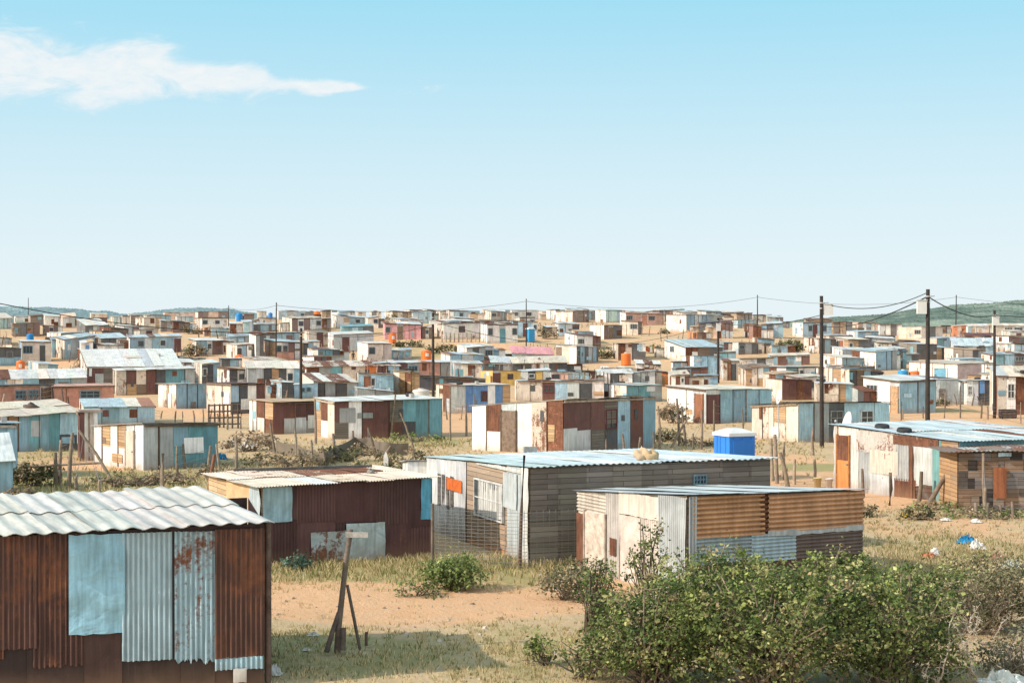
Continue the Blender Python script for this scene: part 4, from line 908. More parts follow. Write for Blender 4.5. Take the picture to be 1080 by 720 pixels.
# ------------------------------------------------------------------ satellite dishes
def dish(px, yc, yb, r, label):
    P = gp(px, yb); s = FPX/P.y; zc = EYE-(yc-HY)/s; root = thing('satellite_dish', label, 'satellite dish', P, 'white satellite dishes')
    ax = Vector((-.95, -.12, .22)).normalized(); a_ = ax.cross(UP).normalized(); b_ = a_.cross(ax); c = Vector((P.x, P.y, zc))
    m = MB(); R = []
    for i in range(7): R.append([c+(a_*math.cos(q)+b_*math.sin(q))*r*i/6-ax*(.2*r*(1-(i/6)**2)) for q in [2*math.pi*k_/22 for k_ in range(22)]])
    m.grid(R, (.72, .71, .68), 'plastic', wrap=True); m.obj('reflector', root)
    m = MB(); m.tube([P+UP*-.1, Vector((P.x-.02, P.y+.05, zc-.15))], .035, (.45, .45, .44), 'metal', 8); m.obj('mast', root)
    m = MB(); m.tube([c-b_*r*.9, c+ax*r*.9], .015, (.4, .4, .4), 'metal', 6); m.tube([c+ax*r*.9, c+ax*r*.98], .045, (.6, .6, .6), 'plastic', 8); m.obj('receiver_arm', root)
dish(893, 446.5, 512, .46, 'large white satellite dish left of the patched shack with tyres on its roof'); dish(821.5, 418, 468, .40, 'white satellite dish showing above the foil covered shack')
dish(1037, 358, 373, .3, 'tiny white dish right of the low maroon shack on the right slope')
# ------------------------------------------------------------------ fences of crooked posts
def fence(label, posts, wires=True, rails=(), r=.045, net=None, col=(.25, .20, .155)):
    """posts: (px top, y top, px foot, y foot)"""
    P0 = gp(posts[0][2], posts[0][3]); root = thing('wire_fence', label, 'fence', P0, 'crooked post fences'); tops = []
    for x0, y0, x1, y1 in posts:
        P = gp(x1, y1); s = FPX/P.y; t = Vector((P.x+(x0-x1)/s, P.y+rnd.uniform(-.1, .1), P.z+(y1-y0)/s)); tops.append((P, t))
        m = MB(); mid = P.lerp(t, .5)+Vector((rnd.uniform(-.04, .04), 0, 0)); q = rnd.uniform(.8, 1.3); m.tube([P-UP*.2, mid, t], [r*1.2*q, r*q, r*.8*q], jit(col, .35), 'wood', 7); m.obj('post', root)
    if wires:
        m = MB(); st = sorted(tops, key=lambda q: q[0].x)
        for (a_, b_), (c_, d_) in zip(st, st[1:]):
            if (a_-c_).length > 9: continue
            for f_ in (.35, .62, .86):
                p, q = a_.lerp(b_, f_), c_.lerp(d_, f_); m.tube([p, (p+q)/2-UP*.04, q], .008, (.22, .2, .19), 'metal', 4, False)
        if m.f: m.obj('wire', root)
    for x0, y0, x1, y1 in rails:
        A = gp((x0), y0); 
        p = sorted(tops, key=lambda q: q[0].x); D = p[0][0].y
        a_ = Vector((uu(x0)*D, D, EYE-(y0-HY)/FPX*D)); b_ = Vector((uu(x1)*D, D, EYE-(y1-HY)/FPX*D)); m = MB(); m.tube([a_, b_], r*.8, jit((.36, .29, .22), .2), 'wood', 6); m.obj('rail', root)
    if net:
        m = MB(); st = sorted(tops, key=lambda q: q[0].x); R = []
        for (a_, b_), (c_, d_) in zip(st, st[1:]):
            for i in range(6):
                f_ = i/6; R.append([a_.lerp(c_, f_)+Vector((0, -.06+rnd.uniform(-.03, .03), 0))+UP*((net-(.12*net*math.sin(f_*math.pi)))*k_/5) for k_ in range(6)])
        m.grid(R, (.19, .16, .125), 'cloth'); m.obj('netting', root)
    return root
fence('crooked post fence with one long leaning pole, in the yard of the blue patchwork shack', [(58,477,58,513),(64,464,63,512),(77,456,72,517),(81,500,81,518),(105,506,106,520),(83,453,120,505)], True, [(20,492,106,488)], .06)
fence('weathered fence left of the brush heap, posts leaning in several directions', [(187,470,187,502),(193,468,196,494),(222,470,219,498),(228,468,232,496),(248,460,249,494),(165,464,172,486),(171,478,171,516)], True, [], .055)
fence('post fence hung with dark netting below the maroon open fronted shack', [(285,446,291,478),(311,452,313,482),(328,464,331,490),(340,470,343,492),(351,457,353,485),(372,454,374,474),(388,451,388,474),(412,470,406,480),(432,470,436,480)], False, [], .055, .62)
fence('single leaning poles against the long maroon and dark green shack', [(332,421,333,468),(417,416,412,462),(422,435,433,462),(433,460,438,482),(388,452,397,478),(309,432,298,456)], False, [], .06)
fence('posts in front of the blue painted shack beside the dirt track', [(475,406,475,464),(491,424,492,460),(500,415,500,440)], True, [], .05)
fence('thin posts standing right of the maroon and grey patchwork shack', [(694,428,696,474),(714,420,717,470),(719,428,724,468),(726,440,706,472)], False, [], .06)
fence('sparse stakes on the grass in front of the blue house with red door', [(740,432,740,474),(731,457,731,474),(753,422,753,456),(783,431,784,452),(802,424,801,456)], True, [], .05)
fence('tangled pole fence with a rail, between blue toilet and satellite dish', [(761,453,760,480),(813,462,815,507),(818,458,820,510),(823,477,832,513),(827,466,828,506),(838,484,838,511),(859,484,859,507),(857,452,858,480),(893,462,898,500),(901,464,898,502)], False, [(820,481,861,486)], .07, col=(.30,.24,.18))
fence('wire fence along the orange dirt road behind the blue white roof', [(952,432,952,442),(974,429,974,441),(997,414,996,441),(1013,407,1013,441),(1035,421,1035,441),(1042,428,1042,442),(1077,424,1077,446)], True, [], .05)
fence('short stakes in front of the large white and rust patched shack', [(909,494,911,524),(939,498,938,533),(972,497,969,529),(1000,494,1000,532),(1002,495,976,533),(1001,506,1023,532)], False, [], .07, col=(.22,.17,.13))
fence('posts in front of the dark patchwork hut', [(1038,478,1040,540),(1040,514,1040,542),(1062,488,1063,536)], True, [], .055)
fence('upright stick fence in front of the white shack with maroon window', [(466+i*4.4, 351+rnd.uniform(-2, 1), 466+i*4.4, 361) for i in range(10)], True, [], .09, col=(.36,.30,.24))
fence('low stake row at the edge of the orange patch on the left', [(20+i*9, 386+rnd.uniform(-1, 2), 20+i*9+rnd.uniform(-1, 1), 394) for i in range(6)], True, [], .05)
q = random.Random(41)
for x0, x1, yy, hh, lab in ((108, 168, 442, 12, 'thin stick fence behind the cream board shack with teal side'), (184, 232, 446, 14, 'stick fence below the white sided shack with blue tarpaulin front'), (238, 268, 452, 16, 'stick fence right of the wooden lattice'), (640, 690, 480, 22, 'row of thin sticks at the right foot of the maroon and grey patchwork shack'),
        (905, 950, 442, 16, 'thin posts in front of the tan door and white sided shack'), (560, 640, 345.5, 5, 'line of far stakes right of the pale blue toilet'), (700, 800, 366, 7, 'stake fence behind the shack with long pale roof'), (470, 500, 443, 20, 'short crooked posts left of the white rusted wall'), (1030, 1085, 546, 18, 'stakes on the grass at the right edge in front of the board hut'), (560, 590, 368, 6, 'few stakes left of the square shack on the sandy patch'), (100, 135, 398, 9, 'stakes in front of the very large white roofed shack')):
    n_ = max(3, int((x1-x0)/(hh*.55))); fence(lab, [(x+q.uniform(-2, 2), yy-hh*q.uniform(.7, 1.2), x, yy+q.uniform(-1.5, 1.5)) for x in [x0+(x1-x0)*i/(n_-1)+q.uniform(-2, 2) for i in range(n_)]], q.random() < .7, [], .05)
nfz = 0
for x0, x1, yt_, yb_, cr_ in q.sample(REF, len(REF)):
    if nfz >= 30 or yb_ < 352 or yb_ > 450: continue
    P_ = gp(x0, yb_+1); s_ = FPX/P_.y; hh = q.uniform(.8, 1.5)*s_; L_ = q.uniform(3, 6)*s_; xa = x0-q.uniform(.1, .9)*L_
    n_ = q.randint(4, 8); nfz += 1
    fence('stick fence on the left of the '+cr_, [(x+q.uniform(-.3, .3)*s_, yb_+1-hh*q.uniform(.6, 1.3), x, yb_+1+q.uniform(-.3, .3)) for x in [xa+L_*i/(n_-1)+q.uniform(-.2, .2)*s_ for i in range(n_)]], q.random() < .6, [], q.uniform(.045, .075), col=q.choice(((.25,.20,.155), (.36,.30,.24), (.16,.12,.1))))
# lattice of wooden slats
P = gp(236, 451); root = thing('lattice_fence', 'wooden lattice fence in front of the cream board shack with light blue patches', 'fence', P); m = MB(); s = FPX/P.y
for i in range(7): m.tube([P+Vector(((-16+i*5.2)/s, .4*math.sin(i), -.1)), P+Vector(((-16+i*5.2)/s, .4*math.sin(i), 25/s))], .06, (.12, .09, .075), 'wood', 5)
m.obj('post', root); m = MB()
for j in range(4): m.tube([P+Vector((-17/s, 0, (4+j*6.5)/s)), P+Vector((17/s, .3, (4+j*6.8)/s))], .05, (.13, .1, .08), 'wood', 5)
m.obj('rail', root)
# mesh fence and tall pole in front of the plank shack
P = gp(548, 599); root = thing('mesh_fence', 'fine wire mesh fence standing against the long plank shack', 'fence', gp(456, 597)); m = MB()
A = gp(456, 596); B = gp(553, 601); D = gp(752, 590)
for a_, b_ in ((A, B), (B, D)):
    for j in range(16): 
        z = .08+j*.085; m.tube([a_+UP*z, a_.lerp(b_, .5)+UP*(z-.02), b_+UP*z], .0055, (.26, .26, .25), 'metal', 3, False)
    n = int((b_-a_).length/.16)
    for i in range(n+1): p = a_.lerp(b_, i/n); m.tube([p+UP*.02, p+UP*1.42], .0045, (.26, .26, .25), 'metal', 3, False)
m.obj('mesh', root)
for p in (A, D): m = MB(); m.tube([p-UP*.2, p+UP*1.5], .04, (.2, .16, .13), 'wood', 7); m.obj('post', root)
s = FPX/P.y; m = MB(); m.tube([P-UP*.2, P+UP*1.3+Vector((.04, 0, 0)), P+Vector((5/s, 0, 119/s))], [.045, .04, .03], (.17, .11, .085), 'wood', 8)
tag(m.obj('wooden_pole', None, P), 'tall thin brown pole in front of the barred white window', 'pole')
for (xt, yt, xb, yb, lab) in ((670, 481, 669, 575, 'pale post sticking up between the plank shack and the shack behind the bush'), (760, 487, 760, 570, 'weathered post right of the small curtained window of the plank shack')):
    P = gp(xb, yb); s = FPX/P.y; m = MB(); m.tube([P-UP*.1, P+UP*1.0+Vector((.03, 0, 0)), P+Vector(((xt-xb)/s, 0, (yb-yt)/s))], [.075, .07, .06], (.38, .31, .235), 'wood', 9); tag(m.obj('wooden_post', None, P), lab, 'post')
P = gp(217, 545); s = FPX/P.y; m = MB(); m.tube([P-UP*.1, P+Vector((5/s, 0, 1.2)), P+Vector((9/s, 0, 66/s))], [.07, .06, .05], (.24, .12, .08), 'wood', 8); tag(m.obj('wooden_post', None, P), 'rusty brown post at the back left corner of the dark maroon shack', 'post')
# leaning support in the foreground
P = gp(356, 689); s = FPX/P.y; root = thing('wooden_support', 'crooked weathered post with two braces and a crosspiece standing in the foreground yard', 'post', P)
def px3(x, y, dy=0): return Vector((uu(x)*(P.y+dy), P.y+dy, EYE-(y-HY)/FPX*(P.y+dy)))
for nm, pts, r, c in (('post', [px3(355,694), px3(357,660), px3(361,625), px3(365,590), px3(370,558)], [.062,.057,.05,.047,.045], (.21,.165,.135)), ('brace', [px3(344,688,-.3), px3(350,667,-.2), px3(357,646,0)], [.045,.045,.04], (.13,.10,.085)),
        ('brace', [px3(380,688,.3), px3(373,652,.15), px3(366,617,.06)], [.03,.03,.028], (.17,.14,.12)), ('stub', [px3(361,686,-.15), px3(362,662,-.1)], [.055,.05], (.16,.12,.1))):
    m = MB(); m.tube(pts, r, c, 'wood', 9); m.obj(nm, root)
m = MB(); m.box(px3(376, 564, -.09), .2, .02, .045, (.55, .51, .46), 'wood', (Vector((.99, .1, -.02)), Vector((-.1, .99, 0)), UP)); m.obj('crosspiece', root)
P = gp(386, 681); m = MB(); m.tube([P-UP*.1, P+UP*.25], .03, (.16, .11, .09), 'wood', 6); tag(m.obj('stake', None, P), 'short dark stake right of the crooked post with braces', 'stake')
# ------------------------------------------------------------------ things lying on roofs
def tyre(p, r, label, tilt=.0):
    m = MB(); R = []; n = 26; nn = Vector((tilt, -.1, 1)).normalized(); a_ = nn.cross(Vector((0, 1, 0))).normalized(); b_ = nn.cross(a_)
    for i in range(n):
        q = 2*math.pi*i/n; d_ = a_*math.cos(q)+b_*math.sin(q); R.append([p+UP*.1+d_*(r*.74+.26*r*math.cos(w_)*.9)+nn*(.095*math.sin(w_)) for w_ in [2*math.pi*k_/10 for k_ in range(10)]])
    R.append(R[0]); m.grid(R, (.045, .047, .05), 'rubber', wrap=True); tag(m.obj('tyre', None, p), label, 'tyre', 'old tyres on the roof')
tyre(roof_pt(N5, 930.5, 453), .27, 'left hand tyre of the two on the blue white roof'); tyre(roof_pt(N5, 954, 457), .27, 'right hand tyre of the two on the blue white roof')
def block(p, sx, sy, sz, col, label, name, cat, rot=.4, hollow=False, mat='stone'):
    m = MB(); X = Vector((math.cos(rot), math.sin(rot), 0)); Y = Vector((-X.y, X.x, 0))
    if hollow:
        for a_ in (-1, 0, 1): m.box(p+X*a_*sx*.88+UP*sz, sx*.12, sy, sz, col, mat, (X, Y, UP))
        for b_ in (-1, 1): m.box(p+Y*b_*sy*.82+UP*(sz+.001), sx*.985, sy*.17, sz*.99, col, mat, (X, Y, UP))
    else: m.box(p+UP*sz, sx, sy, sz, col, mat, (X, Y, UP))
    tag(m.obj(name, None, p), label, cat)
def lump(p, r, col, label, name, cat, sq=(1, .8, .6), mat='stone', seed=0, rough=.18, group=None):
    rr = random.Random(seed+11); m = MB(); R = []; ph = [rr.uniform(0, 6.28) for _ in range(6)]
    for i in range(9):
        th = math.pi*i/8; row = []
        for k_ in range(14):
            q = 2*math.pi*k_/14; f_ = 1+rough*(math.sin(2*q+ph[0]+th*2)+.6*math.sin(3*q+ph[1]-th*3)+.5*math.sin(5*th+ph[2]))
            row.append(p+Vector((math.sin(th)*math.cos(q)*sq[0], math.sin(th)*math.sin(q)*sq[1], (1-math.cos(th))*sq[2]))*r*f_)
        R.append(row)
    m.grid(R, col, mat, wrap=True); tag(m.obj(name, None, p), label, cat, group)
block(roof_pt(N3, 559, 478), .2, .1, .1, (.40, .41, .41), 'grey hollow cement block near the back edge of the plank shack roof', 'cement_block', 'block', .2, True)
lump(roof_pt(N3, 677, 487), .2, (.55, .42, .28), 'tan sack on the blue white roof, left of its twin', 'sack', 'sack', (1, .8, .8), 'cloth', 1); lump(roof_pt(N3, 687, 487), .19, (.50, .37, .22), 'brown tan sack on the blue white roof, right of its twin', 'sack', 'sack', (1.2, .8, .7), 'cloth', 2)
lump(roof_pt(N2, 391, 501), .11, (.30, .28, .25), 'grey stone on the rust streaked roof of the maroon shack', 'stone', 'stone', (1, 1, .7), 'stone', 3)
g2 = [r for r in COL.objects if r.get('label', '').startswith('long blue patchwork')][0]
def on_ground_obj(px, d, py): return Vector((uu(px)*d, d, EYE-(py-HY)/FPX*d))
lump(on_ground_obj(32, 79, 434), .34, (.13, .10, .09), 'dark heap of rags on the ragged tan roof of the blue patchwork shack', 'rag_heap', 'rags', (1.2, .9, .55), 'cloth', 4); lump(on_ground_obj(17, 78.5, 436), .2, (.16, .12, .10), 'small dark stone on the ragged tan roof at left', 'stone', 'stone', (1.6, .9, .4), 'stone', 5)
# weights on the roofs of the nearer rows
q = random.Random(77)
for lab, G_ in list(ALLG.items()):
    if G_['s'] < 8.5 or G_['root']['category'] != 'shack': continue
    cr0 = core(lab)
    if _cc[cr0] != 1 or len(cr0.split()) < 3: continue
    C_, R_, L_, K_ = G_['V']
    for it in q.sample(['stone', 'plank', 'block', 'sheet', 'tyre'], 2):
        if q.random() < .35: continue
        a_, b_ = q.uniform(.12, .88), q.uniform(.08, .6); p_ = C_+(R_-C_)*a_+(L_-C_)*b_+UP*.06; U_ = (R_-C_).normalized(); V_ = (L_-C_).normalized(); N_ = U_.cross(V_)
        if it == 'stone': lump(p_, q.uniform(.13, .2), jit((.30,.26,.22), .3), 'stone holding down the roof of the '+cr0, 'stone', 'stone', (1, .8, .6), 'stone', q.randrange(99), .18, 'weights on the shack roofs')
        elif it == 'tyre' and G_['s'] > 11: tyre(p_, .27, 'old tyre lying on the roof of the '+cr0)
        elif it == 'plank':
            m = MB(); w_ = q.uniform(.8, 1.7); d_ = (U_+V_*q.uniform(-.3, .3)).normalized(); m.box(p_+N_*.05, w_, .06, .03, jit((.34,.25,.17), .4), 'wood', (d_, N_.cross(d_), N_)); tag(m.obj('plank', None, p_), 'loose plank on the roof of the '+cr0, 'plank', 'weights on the shack roofs')
        elif it == 'block': m = MB(); m.box(p_+UP*.1, .2, .1, .1, (.42,.41,.39), 'stone', (V_, -U_, UP)); tag(m.obj('cement_block', None, p_), 'cement block on the roof of the '+cr0, 'block', 'weights on the shack roofs')
        elif it == 'sheet':
            m = MB(); e_ = q.uniform(-.3, .3); X_ = (U_*math.cos(e_)+V_*math.sin(e_)); Y_ = N_.cross(X_); c_ = jit(PAL[q.choice('rngs')], .2)
            m.box(p_+N_*.03, q.uniform(.4, .9), q.uniform(.25, .45), .008, c_, 'iron_sheet', (X_, Y_, N_)); tag(m.obj('loose_sheet', None, p_), 'scrap of loose sheet on the roof of the '+cr0, 'sheet', 'weights on the shack roofs')
# white board standing between the sheds
P = gp(407, 500); m = MB(); s = FPX/P.y
prof = [(-3.0, -1), (-2.6, 18), (-.6, 24), (1.2, 22), (2.4, 16), (2.4, -1)]
for sy, fl in ((-.03, False), (.03, True)):
    pts = [P+Vector((x/s, sy, z/s)) for x, z in prof]; m.face(pts if fl else pts[::-1], (.70, .69, .66), 'wood')
for (x0, z0), (x1, z1) in zip(prof, prof[1:]+prof[:1]): m.face([P+Vector((x0/s, -.03, z0/s)), P+Vector((x1/s, -.03, z1/s)), P+Vector((x1/s, .03, z1/s)), P+Vector((x0/s, .03, z0/s))], (.6, .59, .56), 'wood')
tag(m.obj('board', None, P), 'upright white board with rounded top behind the rust streaked roof', 'board')
# buckets, crate, bench
def bucket(px, yb, r, h, col, label):
    P = gp(px, yb); root = thing('bucket', label, 'bucket', P, 'buckets by the open door'); m = MB(); m.lathe(P, [(0, .01), (r*.8, 0), (r, h), (r*1.06, h), (r*1.06, h*.94), (r*.93, h*.94), (r*.75, .04), (0, .04)], col, 'plastic', 16); m.obj('body', root)
    m = MB(); m.tube([P+Vector((r*math.cos(a_), -r*.3, h*.9-.12*math.sin(a_))) for a_ in [math.pi*i/8 for i in range(9)]], .008, (.4, .4, .4), 'metal', 4); m.obj('handle', root)
bucket(862.5, 514, .14, .36, (.62, .52, .28), 'pale yellow bucket left of the door of the patched shack'); bucket(874.5, 515, .13, .36, (.68, .68, .68), 'white bucket left of the door of the patched shack')
P = gp(1063, 441); m = MB(); m.box(P+UP*.35, .55, .35, .28, (.07, .05, .045), 'wood'); 
for a_ in (-.45, .45):
    for b_ in (-.28, .28): m.box(P+Vector((a_, b_, .05)), .04, .04, .1, (.06, .045, .04), 'wood')
m.box(P+Vector((0, -.36, .35)), .5, .02, .03, (.2, .15, .12), 'wood'); tag(m.obj('crate', None, P), 'dark wooden crate by the wire fence in front of the tan patchwork shack', 'crate')
P = gp(919, 467); m = MB(); X = Vector((1, .1, 0))
for a_ in (-.4, .4): m.tube([P+X*a_, P+X*a_+UP*.95], .035, (.1, .1, .11), 'metal', 6)
m.tube([P+X*-.42+UP*.95, P+X*.42+UP*.95], .04, (.1, .1, .11), 'metal', 6); tag(m.obj('metal_frame', None, P), 'dark metal frame leaning against the foil covered shack', 'frame')
P = gp(614, 386); tank(611.5, 616.5, 377, 383, (.02, .22, .40), 'small blue drum in front of the square shack on the sandy patch', patch=False); m = MB(); m.lathe(gp(614.5, 387), [(0, 0), (.2, 0), (.24, .35), (0, .36)], (.7, .68, .64), 'plastic', 12); tag(m.obj('bucket', None, gp(614.5, 387)), 'white bucket beside the small blue drum on the sandy patch', 'bucket')
# pile of poles
P = gp(78, 394); m = MB(); q = random.Random(3)
for i in range(16): a_ = q.uniform(-.7, .7); m.tube([P+Vector((q.uniform(-.6, .6), q.uniform(-.5, .5), .05+.04*i)), P+Vector((math.sin(a_)*1.4, q.uniform(-.4, .4), .5+.08*i))], .05, jit((.46, .37, .27), .3), 'wood', 5)
tag(m.obj('pole_stack', None, P), 'heap of pale cut poles beside the dirt yard on the left', 'wood pile')
# washing
P = gp(680, 374); root = thing('clothes_line', 'clothes line with red, white and orange washing left of the cream lean-to', 'clothes line', P)
m = MB(); m.tube([P, P+UP*1.2], .05, (.2, .15, .12), 'wood', 6); m.tube([P+Vector((2.1, .3, 0)), P+Vector((2.1, .3, 1.2))], .05, (.2, .15, .12), 'wood', 6); m.obj('post', root)
m = MB(); m.tube([P+UP*1.15, P+Vector((1.05, .15, 1.05)), P+Vector((2.1, .3, 1.15))], .015, (.3, .3, .3), 'metal', 4); m.obj('line', root)
for i, c in enumerate(((.5, .06, .05), (.65, .62, .6), (.62, .2, .06), (.1, .12, .2))):
    m = MB(); x = .2+i*.46; m.grid([[P+Vector((x+.1*j, .15*(x+.1*j)/1.05+.03*math.sin(j*2), 1.1-.7*k_/3)) for k_ in range(4)] for j in range(4)], c, 'cloth'); m.obj('garment', root)
P = gp(975, 404); root = thing('clothes_line', 'white sheet and blue cloth hanging on the big pinkish house wall', 'clothes line', P)
for x, c, w_, h_ in ((-.5, (.72, .72, .72), .9, 1.1), (1.0, (.2, .46, .62), 1.1, .95)):
    m = MB(); m.grid([[P+Vector((x+w_*j/4, -.1*j+.05*math.sin(j*2), 1.5-h_*k_/4)) for k_ in range(5)] for j in range(5)], c, 'cloth'); m.obj('sheet', root)
m = MB(); m.tube([P+Vector((-.7, 0, 1.5)), P+Vector((2.3, -.15, 1.5))], .015, (.2, .2, .2), 'metal', 4); m.tube([P+Vector((-.7, 0, 0)), P+Vector((-.7, 0, 1.55))], .04, (.2, .15, .12), 'wood', 5); m.tube([P+Vector((2.3, -.15, 0)), P+Vector((2.3, -.15, 1.55))], .04, (.2, .15, .12), 'wood', 5); m.obj('line', root)
# litter
def litter(px, yb, r, col, label, seed, name='plastic_bag', cat='litter', flat=.5):
    P = gp(px, yb); q = random.Random(seed); m = MB(); n = 11; flat = flat*.7
    R = [[P+Vector(((i/n-.5)*2*r, (j/n-.5)*1.6*r, .02+max(0, flat*r*(1-((i/n-.5)*2)**2)*(1-((j/n-.5)*2)**2))*q.uniform(.2, 2.0)))+Vector((q.uniform(-.2, .2)*r, q.uniform(-.2, .2)*r, 0)) for j in range(n+1)] for i in range(n+1)]
    m.grid(R, col, 'cloth', smooth=False); tag(m.obj(name, None, P), label, cat, 'scattered litter')
WB = (.68, .67, .65)
litter(286, 712, .17, WB, 'crumpled white plastic bag in the shade beside the front left shack', 1, flat=.9); litter(330, 671, .11, WB, 'small white scrap left of the crooked post, further from it', 2); litter(323, 687, .08, WB, 'small white scrap in the edge of the shadow near the crooked post', 3)
litter(958, 545, .22, (.60, .42, .06), 'yellow bag on the grass in front of the patched shack', 4, flat=1.2); litter(1020, 573, .26, (.03, .26, .50), 'blue plastic sheet on the dry grass at right', 5, 'plastic_sheet', flat=.7); litter(1031, 579, .2, WB, 'white plastic bag right next to the blue plastic sheet', 6, flat=1.0)
litter(1052, 590, .2, (.34, .17, .12), 'reddish brown rubbish right of the blue sheet', 7, 'rubbish', flat=.7); litter(1068, 600, .3, (.60, .63, .63), 'white and grey scraps at the right edge above the grey bush', 8, flat=.6); litter(998, 549, .14, WB, 'white scrap on the ground below the teal strip', 9); litter(1030, 551, .17, WB, 'white scrap below the dark patchwork hut', 10)
litter(986, 586, .13, WB, 'tiny white bag above the right end of the big bush', 11, flat=1.4); litter(980, 588, .22, (.45, .18, .10), 'rust coloured rubbish above the right end of the big bush', 12, 'rubbish')
litter(1060, 724, .42, (.66, .69, .66), 'bright white plastic heap in the bottom right corner', 13, flat=.5); litter(232, 484, .3, (.03, .22, .42), 'blue plastic scrap by the fence behind the rust streaked roof', 14, flat=.8); litter(262, 472, .45, (.50, .47, .42), 'pale rubbish heap among dry brush at left', 15, 'rubbish', flat=.6)
litter(244, 470, .35, (.45, .42, .38), 'grey rubbish heap beside the teal shack end', 16, 'rubbish', flat=.7)
# standing figure between the long cream roof and the pinkish house
def person(P, label):
    root = thing('person', label, 'person', P)
    J = {'pel': (0,0,.86), 'che': (0,-.02,1.2), 'nec': (0,-.01,1.42), 'hed': (0,-.02,1.52), 'top': (0,-.01,1.66), 'shl': (-.17,0,1.36), 'ell': (-.24,.02,1.08), 'wrl': (-.25,-.06,.84), 'hal': (-.25,-.08,.76), 'shr': (.17,0,1.36), 'elr': (.25,.01,1.09), 'wrr': (.24,-.07,.85), 'har': (.24,-.09,.77),
         'hil': (-.09,0,.82), 'knl': (-.1,-.03,.45), 'anl': (-.1,.02,.08), 'tol': (-.11,-.13,.04), 'hir': (.09,0,.82), 'knr': (.11,-.02,.45), 'anr': (.12,.05,.08), 'tor': (.13,-.1,.04)}
    Rr = {'pel': .13, 'che': .14, 'nec': .055, 'hed': .09, 'top': .07, 'shl': .065, 'ell': .045, 'wrl': .033, 'hal': .035, 'shr': .065, 'elr': .045, 'wrr': .033, 'har': .035, 'hil': .09, 'knl': .062, 'anl': .042, 'tol': .035, 'hir': .09, 'knr': .062, 'anr': .042, 'tor': .035}
    E = [('pel','che'),('che','nec'),('nec','hed'),('hed','top'),('che','shl'),('shl','ell'),('ell','wrl'),('wrl','hal'),('che','shr'),('shr','elr'),('elr','wrr'),('wrr','har'),('pel','hil'),('hil','knl'),('knl','anl'),('anl','tol'),('pel','hir'),('hir','knr'),('knr','anr'),('anr','tor')]
    ks = list(J); k_ = .92; me = bpy.data.meshes.new('body'); me.from_pydata([tuple(c*k_ for c in J[x]) for x in ks], [(ks.index(a_), ks.index(b_)) for a_, b_ in E], [])
    o = bpy.data.objects.new('body', me); COL.objects.link(o); o.parent = root; sk = o.modifiers.new('skin', 'SKIN')
    for i, x in enumerate(ks): me.skin_vertices[0].data[i].radius = (Rr[x]*k_, Rr[x]*k_*.85); me.skin_vertices[0].data[i].use_root = x == 'pel'
    o.modifiers.new('sub', 'SUBSURF').levels = 2; o.modifiers['sub'].render_levels = 2
    m, nt, b = new_mat('figure'); kk = NB(nt); sp = kk.n('ShaderNodeSeparateXYZ'); kk.l(kk.n('ShaderNodeTexCoord').outputs['Object'], sp.inputs[0]); z = sp.outputs[2]
    c = kk.mix(kk.math('GREATER_THAN', z, .78), (.20, .12, .10, 1), (.03, .032, .04, 1)); c = kk.mix(kk.math('GREATER_THAN', z, 1.32), c, (.11, .06, .04, 1)); c = kk.mix(kk.math('LESS_THAN', z, .09), c, (.05, .04, .04, 1)); kk.l(c, b.inputs['Base Color']); b.inputs['Roughness'].default_value = .85
    me.materials.append(m)
    h = MB(); h.lathe(P+UP*1.44*1.0, [(.088, -.05), (.098, .03), (.085, .085), (.04, .115), (0, .12)], (.012, .01, .01), 'cloth', 14); h.obj('hair', root)
person(gp(372.5, 383), 'person in dark top standing on the dirt left of the pinkish white house')
